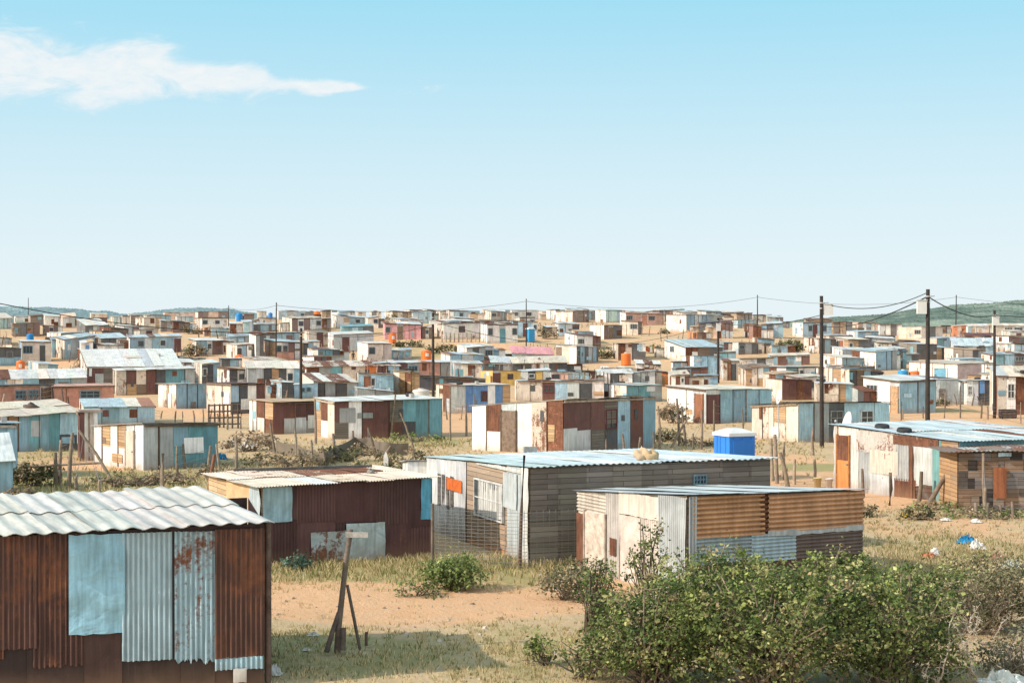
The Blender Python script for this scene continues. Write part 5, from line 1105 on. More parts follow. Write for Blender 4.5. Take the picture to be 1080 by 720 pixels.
# ------------------------------------------------------------------ shrubs and grass
def shrub(P, lobes, nleaf, ls, pal, label, seed, twig=(.16, .12, .09), ntw=14, clump=.2, name='shrub', group=None, shoots=10, kind=None, topbias=.35):
    """lobes: (dx, dy, z, rx, ry, rz) in metres from the foot"""
    q = random.Random(seed); P = Vector(P); root = thing(name, label, 'bush' if name == 'shrub' else name.replace('_', ' '), P, group)
    V = []; Fc = []; Cc = []
    wts = [a[3]*a[4]*a[5] for a in lobes]; tips = []
    per = 22; ncl = max(4, nleaf//per)
    shoots_ = []
    if nleaf > 9000:
        for _ in range(26):
            L = q.choices(lobes, wts)[0]; a_ = q.uniform(0, 6.28); r_ = q.uniform(.2, .95); f0 = P+Vector((L[0]+L[3]*r_*math.cos(a_), L[1]+L[4]*r_*math.sin(a_), L[2]+L[5]*math.sqrt(1-r_*r_)*.85)); dd = Vector((math.cos(a_)*r_*.8+q.uniform(-.3, .3), math.sin(a_)*r_*.8, q.uniform(.5, 1.1))).normalized()
            shoots_.append((f0, f0+dd*q.uniform(.3, .75)))
    for c in range(ncl):
        L = q.choices(lobes, wts)[0]
        while True:
            d = Vector((q.gauss(0, 1), q.gauss(0, 1), q.gauss(0, 1))); d.normalize()
            if d.z > -.55: break
        rr = q.uniform(.35, 1) ** .45*(1+.16*math.sin(d.x*5+L[0]*3)*math.cos(d.y*4+d.z*6))
        if q.random() < .06: rr *= 1.18
        C = P+Vector((L[0]+d.x*L[3]*rr, L[1]+d.y*L[4]*rr, max(.05, L[2]+d.z*L[5]*rr)))
        sh_ = shoots_ and q.random() < .09
        if sh_: A_, B_ = q.choice(shoots_); C = A_.lerp(B_, q.uniform(0, 1))
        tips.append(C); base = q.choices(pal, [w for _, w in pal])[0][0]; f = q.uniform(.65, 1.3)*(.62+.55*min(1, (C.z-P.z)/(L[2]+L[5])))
        out = d*topbias+Vector((0, 0, .55))
        cs = clump*(q.uniform(.25, .5) if sh_ else q.uniform(.5, 1.35))
        for i in range(per):
            p = C+Vector((q.gauss(0, cs*.55), q.gauss(0, cs*.55), q.gauss(0, cs*.45)))
            n = (out+Vector((q.uniform(-1, 1), q.uniform(-1, 1), q.uniform(-.6, 1)))).normalized()
            t = n.cross(Vector((q.uniform(-1, 1), q.uniform(-1, 1), q.uniform(-1, 1)))).normalized(); b = n.cross(t); l = ls*q.choice((.5, .75, 1, 1, 1.3))*q.uniform(.8, 1.2); w = l*q.uniform(.28, .42)
            k0 = len(V); V += [tuple(p-t*l*.5), tuple(p+b*w-n*l*.08), tuple(p+t*l*.55), tuple(p-b*w-n*l*.08)]; Fc.append((k0, k0+1, k0+2, k0+3))
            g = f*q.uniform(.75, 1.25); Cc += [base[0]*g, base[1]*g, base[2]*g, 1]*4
    if Fc:
        me = bpy.data.meshes.new('foliage'); me.from_pydata([(v[0]-P.x, v[1]-P.y, v[2]-P.z) for v in V], [], Fc); a = me.attributes.new('Col', 'FLOAT_COLOR', 'CORNER'); a.data.foreach_set('color', Cc); me.materials.append(M['leaf'])
        o = bpy.data.objects.new('foliage', me); COL.objects.link(o); o.parent = root
    m = MB(); q.shuffle(tips)
    for C in tips[:ntw]:
        s0 = P+Vector((q.uniform(-.25, .25)*lobes[0][3], q.uniform(-.2, .2)*lobes[0][4], 0)); md = s0.lerp(C, .5)+Vector((q.uniform(-.1, .1), q.uniform(-.1, .1), q.uniform(0, .25)*(C-s0).length)); r = .006+.006*(C-s0).length
        e = C+(C-md).normalized()*q.uniform(.05, .3)*clump*2
        m.tube([s0, s0.lerp(md, .5)+Vector((q.uniform(-.05, .05), q.uniform(-.05, .05), 0)), md, C, e], [r*1.6, r*1.4, r, r*.6, r*.3], jit(twig, .25), 'wood', 5, False)
    if ntw: m.obj('stem', root)
    return root
DG = [((.06, .09, .028), 2.2), ((.12, .165, .045), 4), ((.22, .255, .075), 3.2), ((.40, .38, .16), 1.8), ((.27, .21, .11), .7)]
GG = [((.23, .20, .115), 3), ((.15, .155, .075), 2), ((.38, .30, .18), 2), ((.09, .105, .045), 1)]
PG = [((.19, .25, .075), 3), ((.28, .32, .12), 2), ((.11, .15, .045), 2)]
FG = [((.12, .125, .06), 3), ((.19, .175, .09), 2), ((.32, .25, .15), 1.8)]
BR = [((.38, .28, .18), 3), ((.26, .19, .13), 2), ((.42, .33, .23), 1.5), ((.14, .135, .07), .8)]
bg_ = 'dense green bushes in the foreground'
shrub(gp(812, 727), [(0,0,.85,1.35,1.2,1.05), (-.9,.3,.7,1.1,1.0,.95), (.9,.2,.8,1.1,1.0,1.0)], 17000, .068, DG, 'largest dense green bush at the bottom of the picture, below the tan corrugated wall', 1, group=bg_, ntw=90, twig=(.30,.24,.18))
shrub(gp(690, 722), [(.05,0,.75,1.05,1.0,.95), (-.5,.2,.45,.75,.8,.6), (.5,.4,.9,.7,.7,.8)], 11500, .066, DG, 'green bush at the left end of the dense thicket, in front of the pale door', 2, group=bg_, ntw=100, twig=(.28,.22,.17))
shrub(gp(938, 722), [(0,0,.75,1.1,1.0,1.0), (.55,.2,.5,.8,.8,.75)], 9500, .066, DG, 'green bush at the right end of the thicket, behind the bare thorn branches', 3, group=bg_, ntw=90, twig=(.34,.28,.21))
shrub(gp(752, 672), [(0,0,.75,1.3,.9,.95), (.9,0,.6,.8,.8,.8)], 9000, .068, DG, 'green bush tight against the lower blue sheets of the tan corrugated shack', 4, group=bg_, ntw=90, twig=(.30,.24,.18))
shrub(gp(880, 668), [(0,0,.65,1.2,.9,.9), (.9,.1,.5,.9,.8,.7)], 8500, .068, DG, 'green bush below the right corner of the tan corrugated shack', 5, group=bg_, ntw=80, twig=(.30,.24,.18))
shrub(gp(968, 640), [(0,0,.3,.9,.7,.55), (.7,0,.3,.7,.6,.5)], 4200, .07, DG[1:], 'low yellowish green bush right of the thicket below the dry grass', 6, ntw=30)
shrub(gp(684, 652), [(0,0,1.35,.38,.38,.45), (.1,0,1.8,.25,.25,.25), (-.25,0,.9,.3,.3,.3)], 760, .065, DG, 'spindly sapling with a leafy tuft in front of the cream wall panels', 7, ntw=26, clump=.15)
shrub(gp(622, 668), [(.1,0,.7,.45,.5,.55), (.15,0,1.2,.22,.25,.28), (.45,-.3,.5,.5,.4,.5)], 1900, .06, GG[1:]+DG[:2], 'thin twiggy grey green bush by the rusty door post', 8, ntw=60, clump=.16)
shrub(gp(600, 632), [(0,0,.35,.7,.6,.4)], 1800, .07, GG+DG[:1], 'wispy grey bush beside the mesh fence and plank shack', 9, ntw=60, twig=(.42,.37,.31))
shrub(gp(575, 702), [(0,0,.3,.3,.3,.22), (-.15,0,.15,.25,.25,.15)], 520, .065, DG[1:], 'small leafy sprig on the dirt left of the thicket', 10, ntw=14, clump=.12)
shrub(gp(478, 622), [(0,0,.38,.6,.5,.4), (-.25,0,.3,.4,.4,.3), (.35,0,.25,.35,.35,.3)], 3000, .075, PG, 'bright pale green bush at the foot of the galvanised gable', 11, ntw=24)
shrub(gp(440, 628), [(0,0,.12,.5,.4,.15)], 500, .07, PG+GG[:1], 'low weedy clump left of the bright pale green bush', 12, ntw=6)
shrub(gp(312, 601), [(0,0,.12,.28,.2,.18)], 500, .08, [((.10,.17,.12),3),((.17,.24,.18),2),((.07,.12,.08),2)], 'bluish green plant at the foot of the maroon shack wall', 13, ntw=4)
shrub(gp(1035, 668), [(0,0,.55,1.0,.8,.65), (.8,.2,.6,.9,.8,.7)], 6500, .06, GG, 'large dry grey bush at the right edge beside the thicket', 14, ntw=90, twig=(.36,.29,.22))
shrub(gp(1040, 618), [(0,0,.3,1.1,.7,.4)], 3600, .06, GG+DG[3:4], 'low dry grey bush below the blue plastic sheet', 15, ntw=60, twig=(.36,.29,.22))
shrub(gp(1070, 712), [(0,0,.3,.7,.5,.4)], 1500, .055, GG, 'dry grey bush in the bottom right corner', 16, ntw=60, twig=(.42,.36,.29))
shrub(gp(718, 716), [(0,0,.35,.6,.35,.4)], 200, .05, GG, 'tangle of dry grey twigs in the left part of the thicket', 17, ntw=90, twig=(.30,.26,.22))
shrub(gp(612, 716), [(0,0,.3,.8,.4,.4), (.2,0,.7,.4,.3,.4)], 350, .05, DG, 'tangle of dark bare branches at the left edge of the thicket', 18, ntw=90, twig=(.12,.095,.08))
# bare thorn branches, bottom right
def thorn(P, pts, label, seed):
    q = random.Random(seed); root = thing('thorn_branch', label, 'branch', P, 'bare thorn branches'); m = MB(); th = MB()
    def grow(p, d, l, r, lev):
        path = [p]; n = max(3, int(l/.09))
        for i in range(n):
            d = (d+Vector((q.uniform(-.28, .28), q.uniform(-.2, .2), q.uniform(-.22, .25)))).normalized(); p = p+d*l/n; path.append(p)
            if lev < 2 and q.random() < .28: grow(p, (d+Vector((q.uniform(-1, 1), q.uniform(-.6, .6), q.uniform(-.2, 1)))).normalized(), l*q.uniform(.3, .6), r*.6, lev+1)
            for _ in range(2):
                t = d.cross(Vector((q.uniform(-1, 1), q.uniform(-1, 1), q.uniform(-1, 1)))).normalized(); th.tube([p, p+t*q.uniform(.04, .09)], [r*.35+.002, .001], (.62, .56, .48), 'wood', 3, False)
        m.tube(path, [r*(1-.7*i/n) for i in range(n+1)], jit((.46, .39, .31), .15), 'wood', 6)
    for d, l, r in pts: grow(Vector(P), Vector(d).normalized(), l, r, 0)
    m.obj('branch', root); th.obj('thorns', root)
thorn(gp(1031, 726), [((-.1,-.3,1),1.0,.022), ((-.6,-.2,.8),.9,.017)], 'forked pale thorn branch in front of the right end of the thicket', 4)
thorn(gp(985, 730), [((.4,-.2,1),1.1,.02), ((-.4,-.2,.5),.7,.014), ((0,-.3,.6),.6,.014)], 'pale thorn branch with dense spines low in front of the thicket', 5)
thorn(gp(1045, 684), [((-1,-.3,.5),.8,.016), ((.9,-.2,.3),.8,.016), ((.3,-.2,.8),.6,.014)], 'spreading pale branch lying over the dry grey bush', 6)
thorn(gp(915, 724), [((-.5,-.3,.9),.7,.012), ((.2,-.3,.9),.6,.012)], 'small pale twig in the lower right of the thicket', 7)
# middle distance brush
for i, (px, py, w_, h_, nl, ls, pal, lab) in enumerate([
    (34,512,1.0,.75,1500,.13,FG,'round dark bush left of the crooked post fence'), (20,524,.7,.3,500,.12,BR,'dry brown weed clump under the round dark bush'), (150,512,2.2,.5,1600,.12,BR,'dry brown brush in front of the cream board shack'), (262,476,1.9,.9,1700,.14,BR,'heap of dry brown brush beside the cream and rust shack'),
    (235,505,1.6,.5,900,.13,BR,'low dry brush behind the rust streaked roof'), (305,492,2.2,.6,1500,.13,FG+BR[:2],'brown green brush below the netting fence'), (365,486,2.0,.7,1500,.13,FG+BR[:1],'dark scrub mound behind the netting fence'), (395,500,1.5,.5,900,.12,FG,'dark scrub left of the white upright board'), (430,492,1.2,.8,900,.13,FG+BR[:1],'dark scrub mound right of the white upright board'),
    (440,466,2.2,.35,700,.14,PG,'strip of weeds at the foot of the dark green shack end'), (710,446,1.2,1.3,1000,.17,BR+FG,'tall dry bush right of the maroon and grey patchwork shack'), (702,466,1.3,.6,700,.15,FG,'dark low bush behind the tall thin posts'), (750,470,2.0,.3,600,.14,BR,'dry grass clump in front of the blue house with red door'),
    (1024,424,2.6,.9,1100,.2,FG+BR[:1],'dry green bushes in front of the white shack with blue patch'), (985,428,1.5,.6,500,.2,FG+BR[:1],'low scrub at the foot of the grey green corrugated shack'), (912,545,.55,.35,420,.1,FG+BR[:1],'dark weed clump at the corner of the patched shack'), (968,548,.6,.35,480,.1,FG,'dark weed clump below the yellow bag'), (1035,546,1.6,.25,900,.09,PG+BR[:1],'weeds along the foot of the dark patchwork hut'), (985,538,1.0,.25,500,.09,PG+BR[:1],'weeds below the teal strip of the patched shack'),
    (833,372,1.9,1.6,800,.35,FG,'dark bush in front of the light blue house on the right slope'), (414,343,1.4,1.6,400,.35,FG,'round dark bush above the roof of the pink house'), (640,378,1.7,1.0,500,.3,FG,'grey green bush right of the square shack on the sandy patch'), (470,372,3.2,1.0,700,.3,FG,'wide scrub patch right of the thick dark pole'), (430,366,2.2,.9,500,.3,FG,'scrub below the bright pink house'), (497,378,2.0,.6,400,.3,FG+BR[:1],'low scrub right of the wide patch below the white shack'),
    (205,376,1.6,1.4,500,.32,FG+BR[:2],'brown bush left of the shack with barred window'), (193,389,1.4,1.1,400,.3,FG+BR[:2],'bush beside the right end of the long blue shack'), (125,350,2.6,1.0,450,.32,FG,'bush below the pale teal shack on the left'), (205,352,2.4,1.0,450,.32,FG+BR[:1],'bush above the shack with barred window'), (330,362,1.5,.5,250,.3,FG+BR[:1],'weeds on the sandy gap left of the white galvanised shack'),
    (575,357,2.4,1.2,450,.3,BR+FG[:1],'dry bush right of the pale blue toilet'), (523,357,1.6,.5,250,.3,FG,'weeds at the foot of the white house with teal door'), (880,360,2.4,.5,300,.3,BR,'dry grass below the brown plank shack on the right slope'), (690,372,1.4,1.0,350,.3,PG,'small green tree behind the clothes line'), (700,352,1.4,.5,200,.3,FG,'weeds at the left foot of the wide white sided shack'), (505,352,1.6,1.0,300,.3,BR,'thorny brush left of the white house with teal door')]):
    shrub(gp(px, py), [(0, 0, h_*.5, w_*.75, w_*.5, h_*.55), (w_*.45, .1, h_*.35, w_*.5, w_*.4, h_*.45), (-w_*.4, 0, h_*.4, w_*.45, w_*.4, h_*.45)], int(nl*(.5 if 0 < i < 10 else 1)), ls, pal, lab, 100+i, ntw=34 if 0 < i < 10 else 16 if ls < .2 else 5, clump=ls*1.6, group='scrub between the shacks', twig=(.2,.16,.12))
# dry sticks standing in the tall bush by the patchwork shack
# grass
def stones():
    q = random.Random(9); m = MB()
    for _ in range(420):
        u, v = (q.uniform(270, 640), q.uniform(592, 725)) if q.random() < .5 else (q.uniform(900, 1085), q.uniform(535, 620)) if q.random() < .6 else (q.uniform(0, 900), q.uniform(485, 520))
        P = gp(u, v); r = q.choice((.015, .02, .03, .05))*q.uniform(.7, 1.4); c = jit(q.choice(((.42,.33,.25), (.5,.44,.38), (.3,.22,.17))), .2); a = q.uniform(0, 6)
        t = [P+Vector((r*math.cos(a+k_*1.57)*q.uniform(.7, 1.3), r*math.sin(a+k_*1.57)*q.uniform(.7, 1.3), -.005)) for k_ in range(4)]; h = [P+(x-P)*q.uniform(.4, .7)+UP*r*q.uniform(.4, .8) for x in t]
        for k_ in range(4): m.face([t[k_], t[(k_+1) % 4], h[(k_+1) % 4], h[k_]], c, 'stone')
        m.face(h, c, 'stone')
    o = m.obj('gravel', None, (0, 0, 0)); tag(o, 'small stones scattered over the bare yard ground', 'gravel'); o['kind'] = 'stuff'
stones()
def grass():
    q = random.Random(5); V = []; Fc = []; Cc = []
    def tuft(x, y, n, h, green):
        z = gz(x, y)
        for i in range(n):
            a = q.uniform(0, 6.283); r = q.uniform(0, .09); bx, by = x+r*math.cos(a), y+r*math.sin(a); hh = h*q.uniform(.5, 1.3); w = .006+.004*h/.15
            w *= 1+max(0, (y-34)/30); ln = q.uniform(.2, .8)*hh; tx, ty = bx+ln*math.cos(a), by+ln*math.sin(a)
            px_, py_ = -math.sin(a)*w, math.cos(a)*w*.4+w*.5; k = len(V)
            V.extend([(bx-w, by, z), (bx+w, by, z), ((bx+tx)/2+w*.6, (by+ty)/2, z+hh*.62), ((bx+tx)/2-w*.6, (by+ty)/2, z+hh*.62), (tx, ty, z+hh)]); Fc.extend([(k, k+1, k+2, k+3), (k+3, k+2, k+4)])
            g = q.uniform(.7, 1.25); c = ((.24, .235, .085) if q.random() < green else (.60, .47, .27)); c = tuple(v*g for v in c); Cc.extend([c[0], c[1], c[2], 1]*7)
    def field(px0, px1, py0, py1, n, h, base):
        for _ in range(n):
            u = q.uniform(px0, px1); v = q.uniform(py0, py1); P = gp_fast(u, v)
            o = blobs(P[0], P[1], ORANGE)*.85; g = blobs(P[0], P[1], GREEN)
            pn = .5+.5*math.sin(P[0]*1.3+math.sin(P[1]*.9)*2)*math.cos(P[1]*1.1+P[0]*.4)
            if q.random() > (base+.75*g)*(1-o)*(.35+.9*pn): continue
            tuft(P[0], P[1], q.randint(3, 7), h*q.uniform(.6, 1.4)*(1+.5*g), min(.6, .04+.5*g))
    def gp_fast(u, v):
        d = 1700*EYE/(v-HY) if v > 455 else gp(u, v).y; x = uu(u)*d; return (x, d)
    field(265, 1090, 588, 735, 15000, .055, .26); field(900, 1090, 530, 620, 4500, .08, .42); field(270, 640, 586, 626, 3800, .10, .4)
    field(-10, 560, 468, 530, 5000, .11, .3); field(440, 510, 430, 485, 900, .1, .2); field(690, 870, 440, 515, 2600, .1, .35); field(300, 470, 455, 480, 1200, .1, .4)
    me = bpy.data.meshes.new('grass'); me.from_pydata(V, [], Fc); a = me.attributes.new('Col', 'FLOAT_COLOR', 'CORNER'); a.data.foreach_set('color', Cc); me.materials.append(M['grass_blade'])
    o = bpy.data.objects.new('grass', me); COL.objects.link(o); tag(o, 'short dry and green grass growing in tufts over the yards', 'grass'); o['kind'] = 'stuff'
SKY_HUE, SKY_SAT, SKY_VAL = .5, .9, 1.5
HAZE_AMT, HAZE_DROP = .95, .45
HAZE = (.80, .905, .945); BLUE = (.28, .71, .91); CLOUD = (.92, .935, .94)
SUN_E = 5.0
BACK = (.92, .98, 1.02); GLOW = (.5, .42, .32)  # brightness added to the sky out of view, fills the shaded fronts
# ------------------------------------------------------------------ ground
def soft(x, a): return smooth(0, 1, x)
ORANGE = [(440,628,190,24,.9),(300,690,60,10,.3),(860,505,60,26,1),(480,450,40,14,.9),(110,487,70,18,.8),(990,437,110,9,1),(300,381,45,5,1),(60,387,40,7,1),
          (230,432,60,10,.6),(640,350,140,5,.5),(660,372,120,6,.45),(500,366,60,5,.5),(1000,560,90,18,.45),(930,525,60,10,.7),(600,610,40,8,.5),(390,470,60,8,.3),(560,476,40,8,.5)]
GREEN = [(420,603,180,9,.9),(560,602,90,14,.8),(60,515,140,18,.8),(300,500,160,16,.5),(860,493,50,4,.8),(450,465,50,6,.7),(600,366,60,6,.4),(470,372,60,7,.5),(780,470,60,16,.3),
         (360,690,120,22,.7),(560,690,120,30,.5),(1030,590,90,26,.55),(930,560,60,16,.3),(1000,433,40,3,.6),(60,480,60,10,.5)]
def blobs(x, y, L, cache={}):
    if id(L) not in cache:
        out = []
        for px, py, rx, ry, w in L:
            c = gp(px, py); e = gp(px+rx, py); n = gp(px, py-ry) if py-ry > 340 else gp(px, 341); f = gp(px, py+ry)
            out.append((c.x, (n.y+f.y)/2, abs(e.x-c.x)+.1, abs(n.y-f.y)/2+.3, w))
        cache[id(L)] = out
    t = 0
    for cx, cy, rx, ry, w in cache[id(L)]:
        q = ((x-cx)/rx)**2+((y-cy)/ry)**2
        if q < 2.2: t = max(t, w*(1-smooth(.3, 2.2, q)))
    return t
def ground():
    ds = [-60, -30, -10, 2, 8, 12]; d = 14.0
    while d < 460: ds.append(d); d *= 1.0145
    ds += [520, 600, 700, 850, 1050, 1400, 2000, 3000, 5000, 9000]
    us = [-1.6, -1.2, -.9, -.7, -.55, -.45] + [-.4+.8*i/170 for i in range(171)] + [.45, .55, .7, .9, 1.2, 1.6]
    v = []; f = []; cols = []
    for d in ds:
        for u in us:
            x = u*(max(d, 0)+14); v.append((x, d, gz(x, d))); cols.append((blobs(x, d, ORANGE), blobs(x, d, GREEN), smooth(55, 190, d), 1))
    n = len(us)
    for i in range(len(ds)-1):
        for j in range(n-1): f.append((i*n+j, i*n+j+1, (i+1)*n+j+1, (i+1)*n+j))
    me = bpy.data.meshes.new('ground'); me.from_pydata(v, [], f)
    a = me.attributes.new('Zone', 'FLOAT_COLOR', 'POINT'); a.data.foreach_set('color', [q for c in cols for q in c])
    me.polygons.foreach_set('use_smooth', [True]*len(f))
    m, nt, b = new_mat('ground'); k = NB(nt)
    pos = k.n('ShaderNodeNewGeometry').outputs['Position']; z = k.attr('Zone').outputs['Color']; sp = k.n('ShaderNodeSeparateColor'); k.l(z, sp.inputs[0])
    n1 = k.noise(pos, .22, 6, .6, .5); n2 = k.noise(pos, 1.7, 6, .65, .3); n3 = k.noise(pos, 14, 5, .7); n4 = k.noise(k.mapv(pos, (1, .5, 1)), .7, 5, .6)
    dry = k.mix(n2, (.42, .30, .17, 1), (.62, .47, .29, 1))
    dry = k.mix(k.ramp(n3, .35, .75), dry, k.mix(.5, dry, (.60, .46, .30, 1)))
    dirt = k.mix(n2, (.61, .335, .172, 1), (.72, .465, .285, 1)); dirt = k.mix(k.ramp(n3, .5, .8), dirt, (.64, .45, .30, 1))
    grn = k.mix(n3, (.24, .21, .09, 1), (.46, .39, .19, 1))
    brk = k.math('MULTIPLY_ADD', n4, .9, -.45)
    fo = k.ramp(k.math('ADD', sp.outputs[0], k.math('ADD', brk, k.math('MULTIPLY_ADD', n1, .5, -.25))), .28, .55)
    fg = k.ramp(k.math('ADD', sp.outputs[1], k.math('ADD', k.math('MULTIPLY_ADD', n2, 1.0, -.5), brk)), .3, .75)
    fo = k.math('MAXIMUM', fo, k.math('MULTIPLY', k.math('MULTIPLY', sp.outputs[2], 1.6, clamp=True), k.math('MULTIPLY_ADD', k.ramp(n1, .38, .62), .6, .15)), clamp=True)
    c = k.mix(fo, dry, dirt); c = k.mix(fg, c, grn)
    bare = k.ramp(k.math('ADD', n1, k.math('MULTIPLY_ADD', n2, .5, -.25)), .55, .68)
    c = k.mix(k.math('MULTIPLY', bare, .6), c, (.60, .40, .26, 1))
    scrub = k.math('MULTIPLY', k.ramp(k.math('ADD', k.math('MULTIPLY', n4, .7), k.math('MULTIPLY', n2, .3)), .56, .68), .6)
    c = k.mix(scrub, c, (.26, .215, .12, 1))
    k.l(c, b.inputs['Base Color']); b.inputs['Roughness'].default_value = .95; b.inputs['Specular IOR Level'].default_value = .1
    k.l(k.bump(k.math('ADD', n3, k.math('MULTIPLY', n2, 1.5)), .7, .08), b.inputs['Normal'])
    M['ground'] = m; me.materials.append(m)
    o = bpy.data.objects.new('ground', me); COL.objects.link(o); o['kind'] = 'structure'
ground(); grass()
def hills(name, prof, d, c1, c2, depth, seed):
    """wooded ridge: prof = crest rows of the survey as (px, py)"""
    rr = random.Random(seed); xs = []; x = prof[0][0]
    while x <= prof[-1][0]: xs.append(x); x += 1.5
    def crest(px):
        for (a, ya), (b_, yb) in zip(prof, prof[1:]):
            if a <= px <= b_:
                t = (px-a)/(b_-a); return ya+(yb-ya)*t*t*(3-2*t)
        return prof[-1][1]
    rows = 26; v = []; f = []; n = len(xs)
    off = [rr.uniform(0, 6.28) for _ in range(8)]
    for i in range(rows+1):
        t = i/rows
        for px in xs:
            yy = d-depth+depth*t; X = uu(px)*yy
            zc = EYE+(HY-crest(px))/FPX*d; z0 = -16
            w = math.sin(t*math.pi/2)**1.15
            z = z0+(zc-z0)*w+(1-t*.55)*1.6*math.sin(X*.012+off[0]+t*5)+d/1700*(.9*math.sin(X*.09+off[1])*math.sin(t*31+off[2])+rr.uniform(-.5, .7))*w
            v.append((X, yy, z))
    for px in xs: v.append((uu(px)*(d+depth*.6), d+depth*.6, -25))
    for i in range(rows+1):
        for j in range(n-1): f.append((i*n+j, i*n+j+1, (i+1)*n+j+1, (i+1)*n+j))
    me = bpy.data.meshes.new(name); me.from_pydata(v, [], f); me.polygons.foreach_set('use_smooth', [True]*len(f))
    m, nt, b = new_mat(name); k = NB(nt); pos = k.n('ShaderNodeNewGeometry').outputs['Position']
    a_ = k.noise(k.mapv(pos, (1, .35, 2.2)), .055, 6, .72); b2 = k.noise(pos, .009, 4, .6)
    c = k.mix(k.ramp(a_, .36, .68), rgba(c1), rgba(c2)); c = k.mix(k.ramp(b2, .5, .7), c, rgba([x*1.25+.02 for x in c2]))  # hill tints carry the distance haze in their base colour
    k.l(c, b.inputs['Base Color']); b.inputs['Roughness'].default_value = 1; b.inputs['Specular IOR Level'].default_value = 0
    k.l(k.bump(a_, 1, 12), b.inputs['Normal'])
    M[name] = m; me.materials.append(m); o = bpy.data.objects.new(name, me); COL.objects.link(o); o['kind'] = 'structure'
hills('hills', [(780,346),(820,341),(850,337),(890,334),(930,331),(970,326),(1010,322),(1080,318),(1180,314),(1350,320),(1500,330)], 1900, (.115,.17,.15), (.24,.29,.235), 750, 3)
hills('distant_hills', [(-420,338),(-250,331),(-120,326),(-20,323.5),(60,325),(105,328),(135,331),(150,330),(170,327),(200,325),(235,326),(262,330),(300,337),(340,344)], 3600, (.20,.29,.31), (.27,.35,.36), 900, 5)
# ------------------------------------------------------------------ sky, sun, camera
SUN_EL, SUN_AZ = math.radians(33), math.radians(70)      # azimuth from behind the camera towards the left
sd = Vector((-math.sin(SUN_AZ)*math.cos(SUN_EL), -math.cos(SUN_AZ)*math.cos(SUN_EL), math.sin(SUN_EL)))
w = bpy.data.worlds.new('World'); SC.world = w; w.use_nodes = True
nt = w.node_tree; nt.nodes.clear(); k = NB(nt)
out = k.n('ShaderNodeOutputWorld'); bg = k.n('ShaderNodeBackground'); k.l(bg.outputs[0], out.inputs[0])
sky = k.n('ShaderNodeTexSky', sky_type='NISHITA'); sky.sun_disc = False; sky.sun_elevation = SUN_EL
sky.sun_rotation = math.atan2(sd.x, sd.y); sky.air_density = 1.0; sky.dust_density = .6; sky.ozone_density = 2.0; sky.altitude = 100
SKYS = .11; bg.inputs[1].default_value = SKYS
gen = k.n('ShaderNodeTexCoord').outputs['Generated']
sx = k.n('ShaderNodeSeparateXYZ'); k.l(gen, sx.inputs[0])
yy = k.math('MAXIMUM', sx.outputs[1], .02)
u_ = k.math('DIVIDE', sx.outputs[0], yy); v_ = k.math('DIVIDE', sx.outputs[2], yy)
px = k.math('MULTIPLY_ADD', u_, 1700., 540.); py = k.math('MULTIPLY_ADD', v_, -1700., 345.)
cmb = k.n('ShaderNodeCombineXYZ'); k.l(k.math('MULTIPLY', px, .01), cmb.inputs[0]); k.l(k.math('MULTIPLY', py, .022), cmb.inputs[1])
cv = cmb.outputs[0]
def curve(x, pts):
    nd = k.n('ShaderNodeFloatCurve'); cu = nd.mapping.curves[0]
    for i, p in enumerate(pts):
        if i < 2: cu.points[i if i == 0 else len(cu.points)-1].location = p
    cu.points[0].location = pts[0]; cu.points[-1].location = pts[-1]
    for p in pts[1:-1]: cu.points.new(*p)
    nd.mapping.update(); k.l(x, nd.inputs[1]); return nd.outputs[0]
tt = k.math('MULTIPLY_ADD', px, 1/600., 200/600., clamp=True)       # -200 .. 400
def cp(pts): return [((p+200)/600., y/140.) for p, y in pts]
top = k.math('MULTIPLY', curve(tt, cp([(-200,30),(-60,18),(0,26),(60,36),(120,40),(150,38),(200,60),(260,70),(330,82),(392,90)])), 140.)
bot = k.math('MULTIPLY', curve(tt, cp([(-200,120),(-60,112),(0,104),(60,108),(110,108),(180,105),(240,106),(300,101),(350,99),(396,95)])), 140.)
cn = k.noise(cv, 1.35, 8, .62, .6); cn2 = k.noise(cv, 4.5, 6, .6, .3)
din = k.math('MINIMUM', k.math('SUBTRACT', py, top), k.math('SUBTRACT', bot, py))
hw = k.math('MAXIMUM', k.math('MULTIPLY', k.math('SUBTRACT', bot, top), .5), 4.)
body = k.math('ADD', k.math('DIVIDE', din, hw), k.math('MULTIPLY_ADD', cn, 3.2, -1.5))
dens = k.math('MULTIPLY', k.ramp(body, -.15, .85), k.math('SUBTRACT', 1.0, k.ramp(px, 372., 398.)))
wx = k.math('SUBTRACT', px, 16.); wy = k.math('MULTIPLY_ADD', k.math('SUBTRACT', py, 22.), .8, 0.)
wd = k.math('SQRT', k.math('ADD', k.math('MULTIPLY', wx, wx), k.math('MULTIPLY', wy, wy)))
wisp = k.math('MULTIPLY', k.math('SUBTRACT', 1.0, k.ramp(wd, 6., 42.)), k.ramp(cn, .5, .68))
tx = k.math('DIVIDE', k.math('SUBTRACT', px, 448.), 26.); ty = k.math('DIVIDE', k.math('ADD', k.math('SUBTRACT', py, 92.), k.math('MULTIPLY', k.math('SUBTRACT', px, 448.), .25)), 9.)
tail = k.math('MULTIPLY', k.math('SUBTRACT', 1.0, k.ramp(k.math('ADD', k.math('MULTIPLY', tx, tx), k.math('MULTIPLY', ty, ty)), .1, 1.6)), k.math('MULTIPLY', k.ramp(cn2, .45, .75), .55))
den = k.math('MAXIMUM', k.math('MAXIMUM', dens, wisp), tail)
den = k.math('MULTIPLY', den, k.math('GREATER_THAN', sx.outputs[1], .02))
den = k.math('MULTIPLY', den, k.math('MULTIPLY_ADD', cn2, .9, .42), clamp=True)
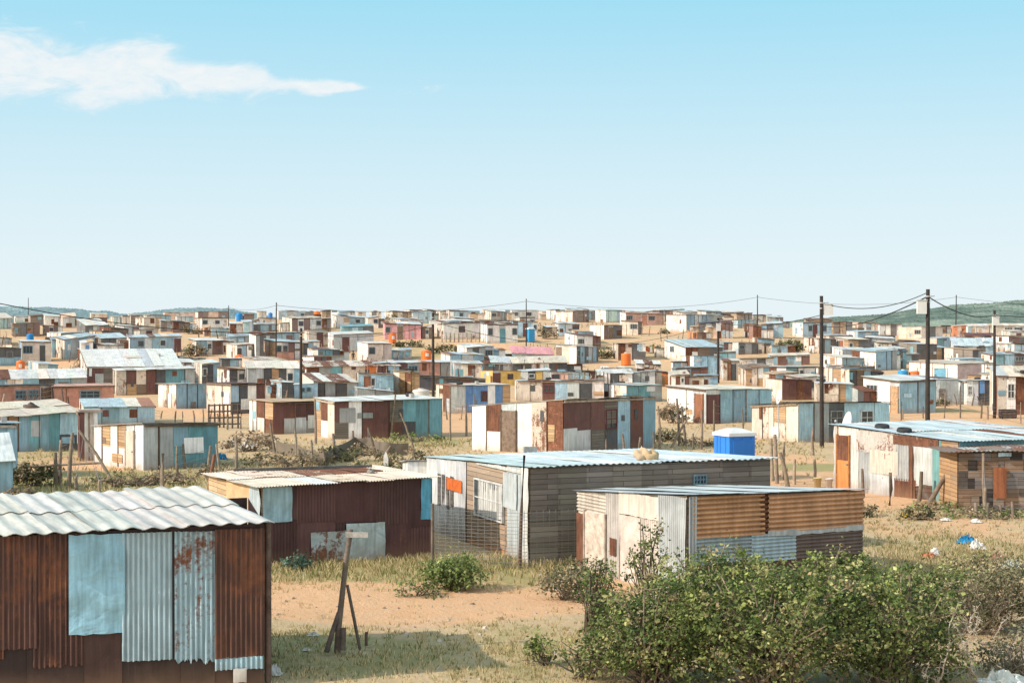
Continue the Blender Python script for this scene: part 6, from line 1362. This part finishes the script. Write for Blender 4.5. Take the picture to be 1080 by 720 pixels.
# air: the physical sky, milkier towards the horizon
graded = k.n('ShaderNodeHueSaturation'); graded.inputs['Hue'].default_value = SKY_HUE; graded.inputs['Saturation'].default_value = SKY_SAT; graded.inputs['Value'].default_value = SKY_VAL
k.l(sky.outputs[0], graded.inputs['Color'])
hz = k.mix(k.ramp(sx.outputs[2], .0, .27), tuple(x/SKYS for x in HAZE)+(1,), tuple(x/SKYS for x in BLUE)+(1,))
air = k.mix(k.math('MULTIPLY_ADD', k.ramp(sx.outputs[2], .15, .9), -HAZE_DROP, HAZE_AMT), graded.outputs[0], hz)
dt = k.math('ADD', k.math('ADD', k.math('MULTIPLY', sx.outputs[0], sd.x), k.math('MULTIPLY', sx.outputs[1], sd.y)), k.math('MULTIPLY', sx.outputs[2], sd.z))
gl = k.math('MULTIPLY', k.ramp(dt, -.1, 1.0), k.math('SUBTRACT', 1.0, k.ramp(sx.outputs[1], -.2, .35)))
back = k.math('SUBTRACT', 1.0, k.ramp(sx.outputs[1], -.6, .3))
air = k.mix(k.math('MULTIPLY', back, .8), air, tuple(x/SKYS for x in BACK)+(1,))
air = k.mix(gl, air, tuple(x/SKYS for x in GLOW)+(1,), 'ADD')
full = k.mix(k.math('MULTIPLY', den, .92), air, tuple(x/SKYS for x in CLOUD)+(1,))
k.l(full, bg.inputs[0])
sl = bpy.data.lights.new('sun', 'SUN'); sl.energy = SUN_E; sl.angle = math.radians(.5); sl.color = (1, .89, .77)
so = bpy.data.objects.new('sun', sl); COL.objects.link(so); so.rotation_euler = (-sd).to_track_quat('-Z', 'Y').to_euler()
cam = bpy.data.cameras.new('camera'); cam.lens = 36*FPX/1080; cam.sensor_width = 36; cam.clip_end = 20000; cam.clip_start = .5
co = bpy.data.objects.new('camera', cam); COL.objects.link(co); co.location = (0, 0, EYE); co.rotation_euler = (math.radians(90)-math.atan((360-HY)/FPX), 0, 0)
SC.camera = co
SC.view_settings.view_transform = 'Standard'; SC.view_settings.look = 'None'; SC.view_settings.exposure = 0; SC.view_settings.gamma = 1
SC.cycles.max_bounces = 5; SC.cycles.transparent_max_bounces = 4; SC.cycles.use_denoising = True
for o in bpy.data.objects:
    if '_w' in o: del o['_w']
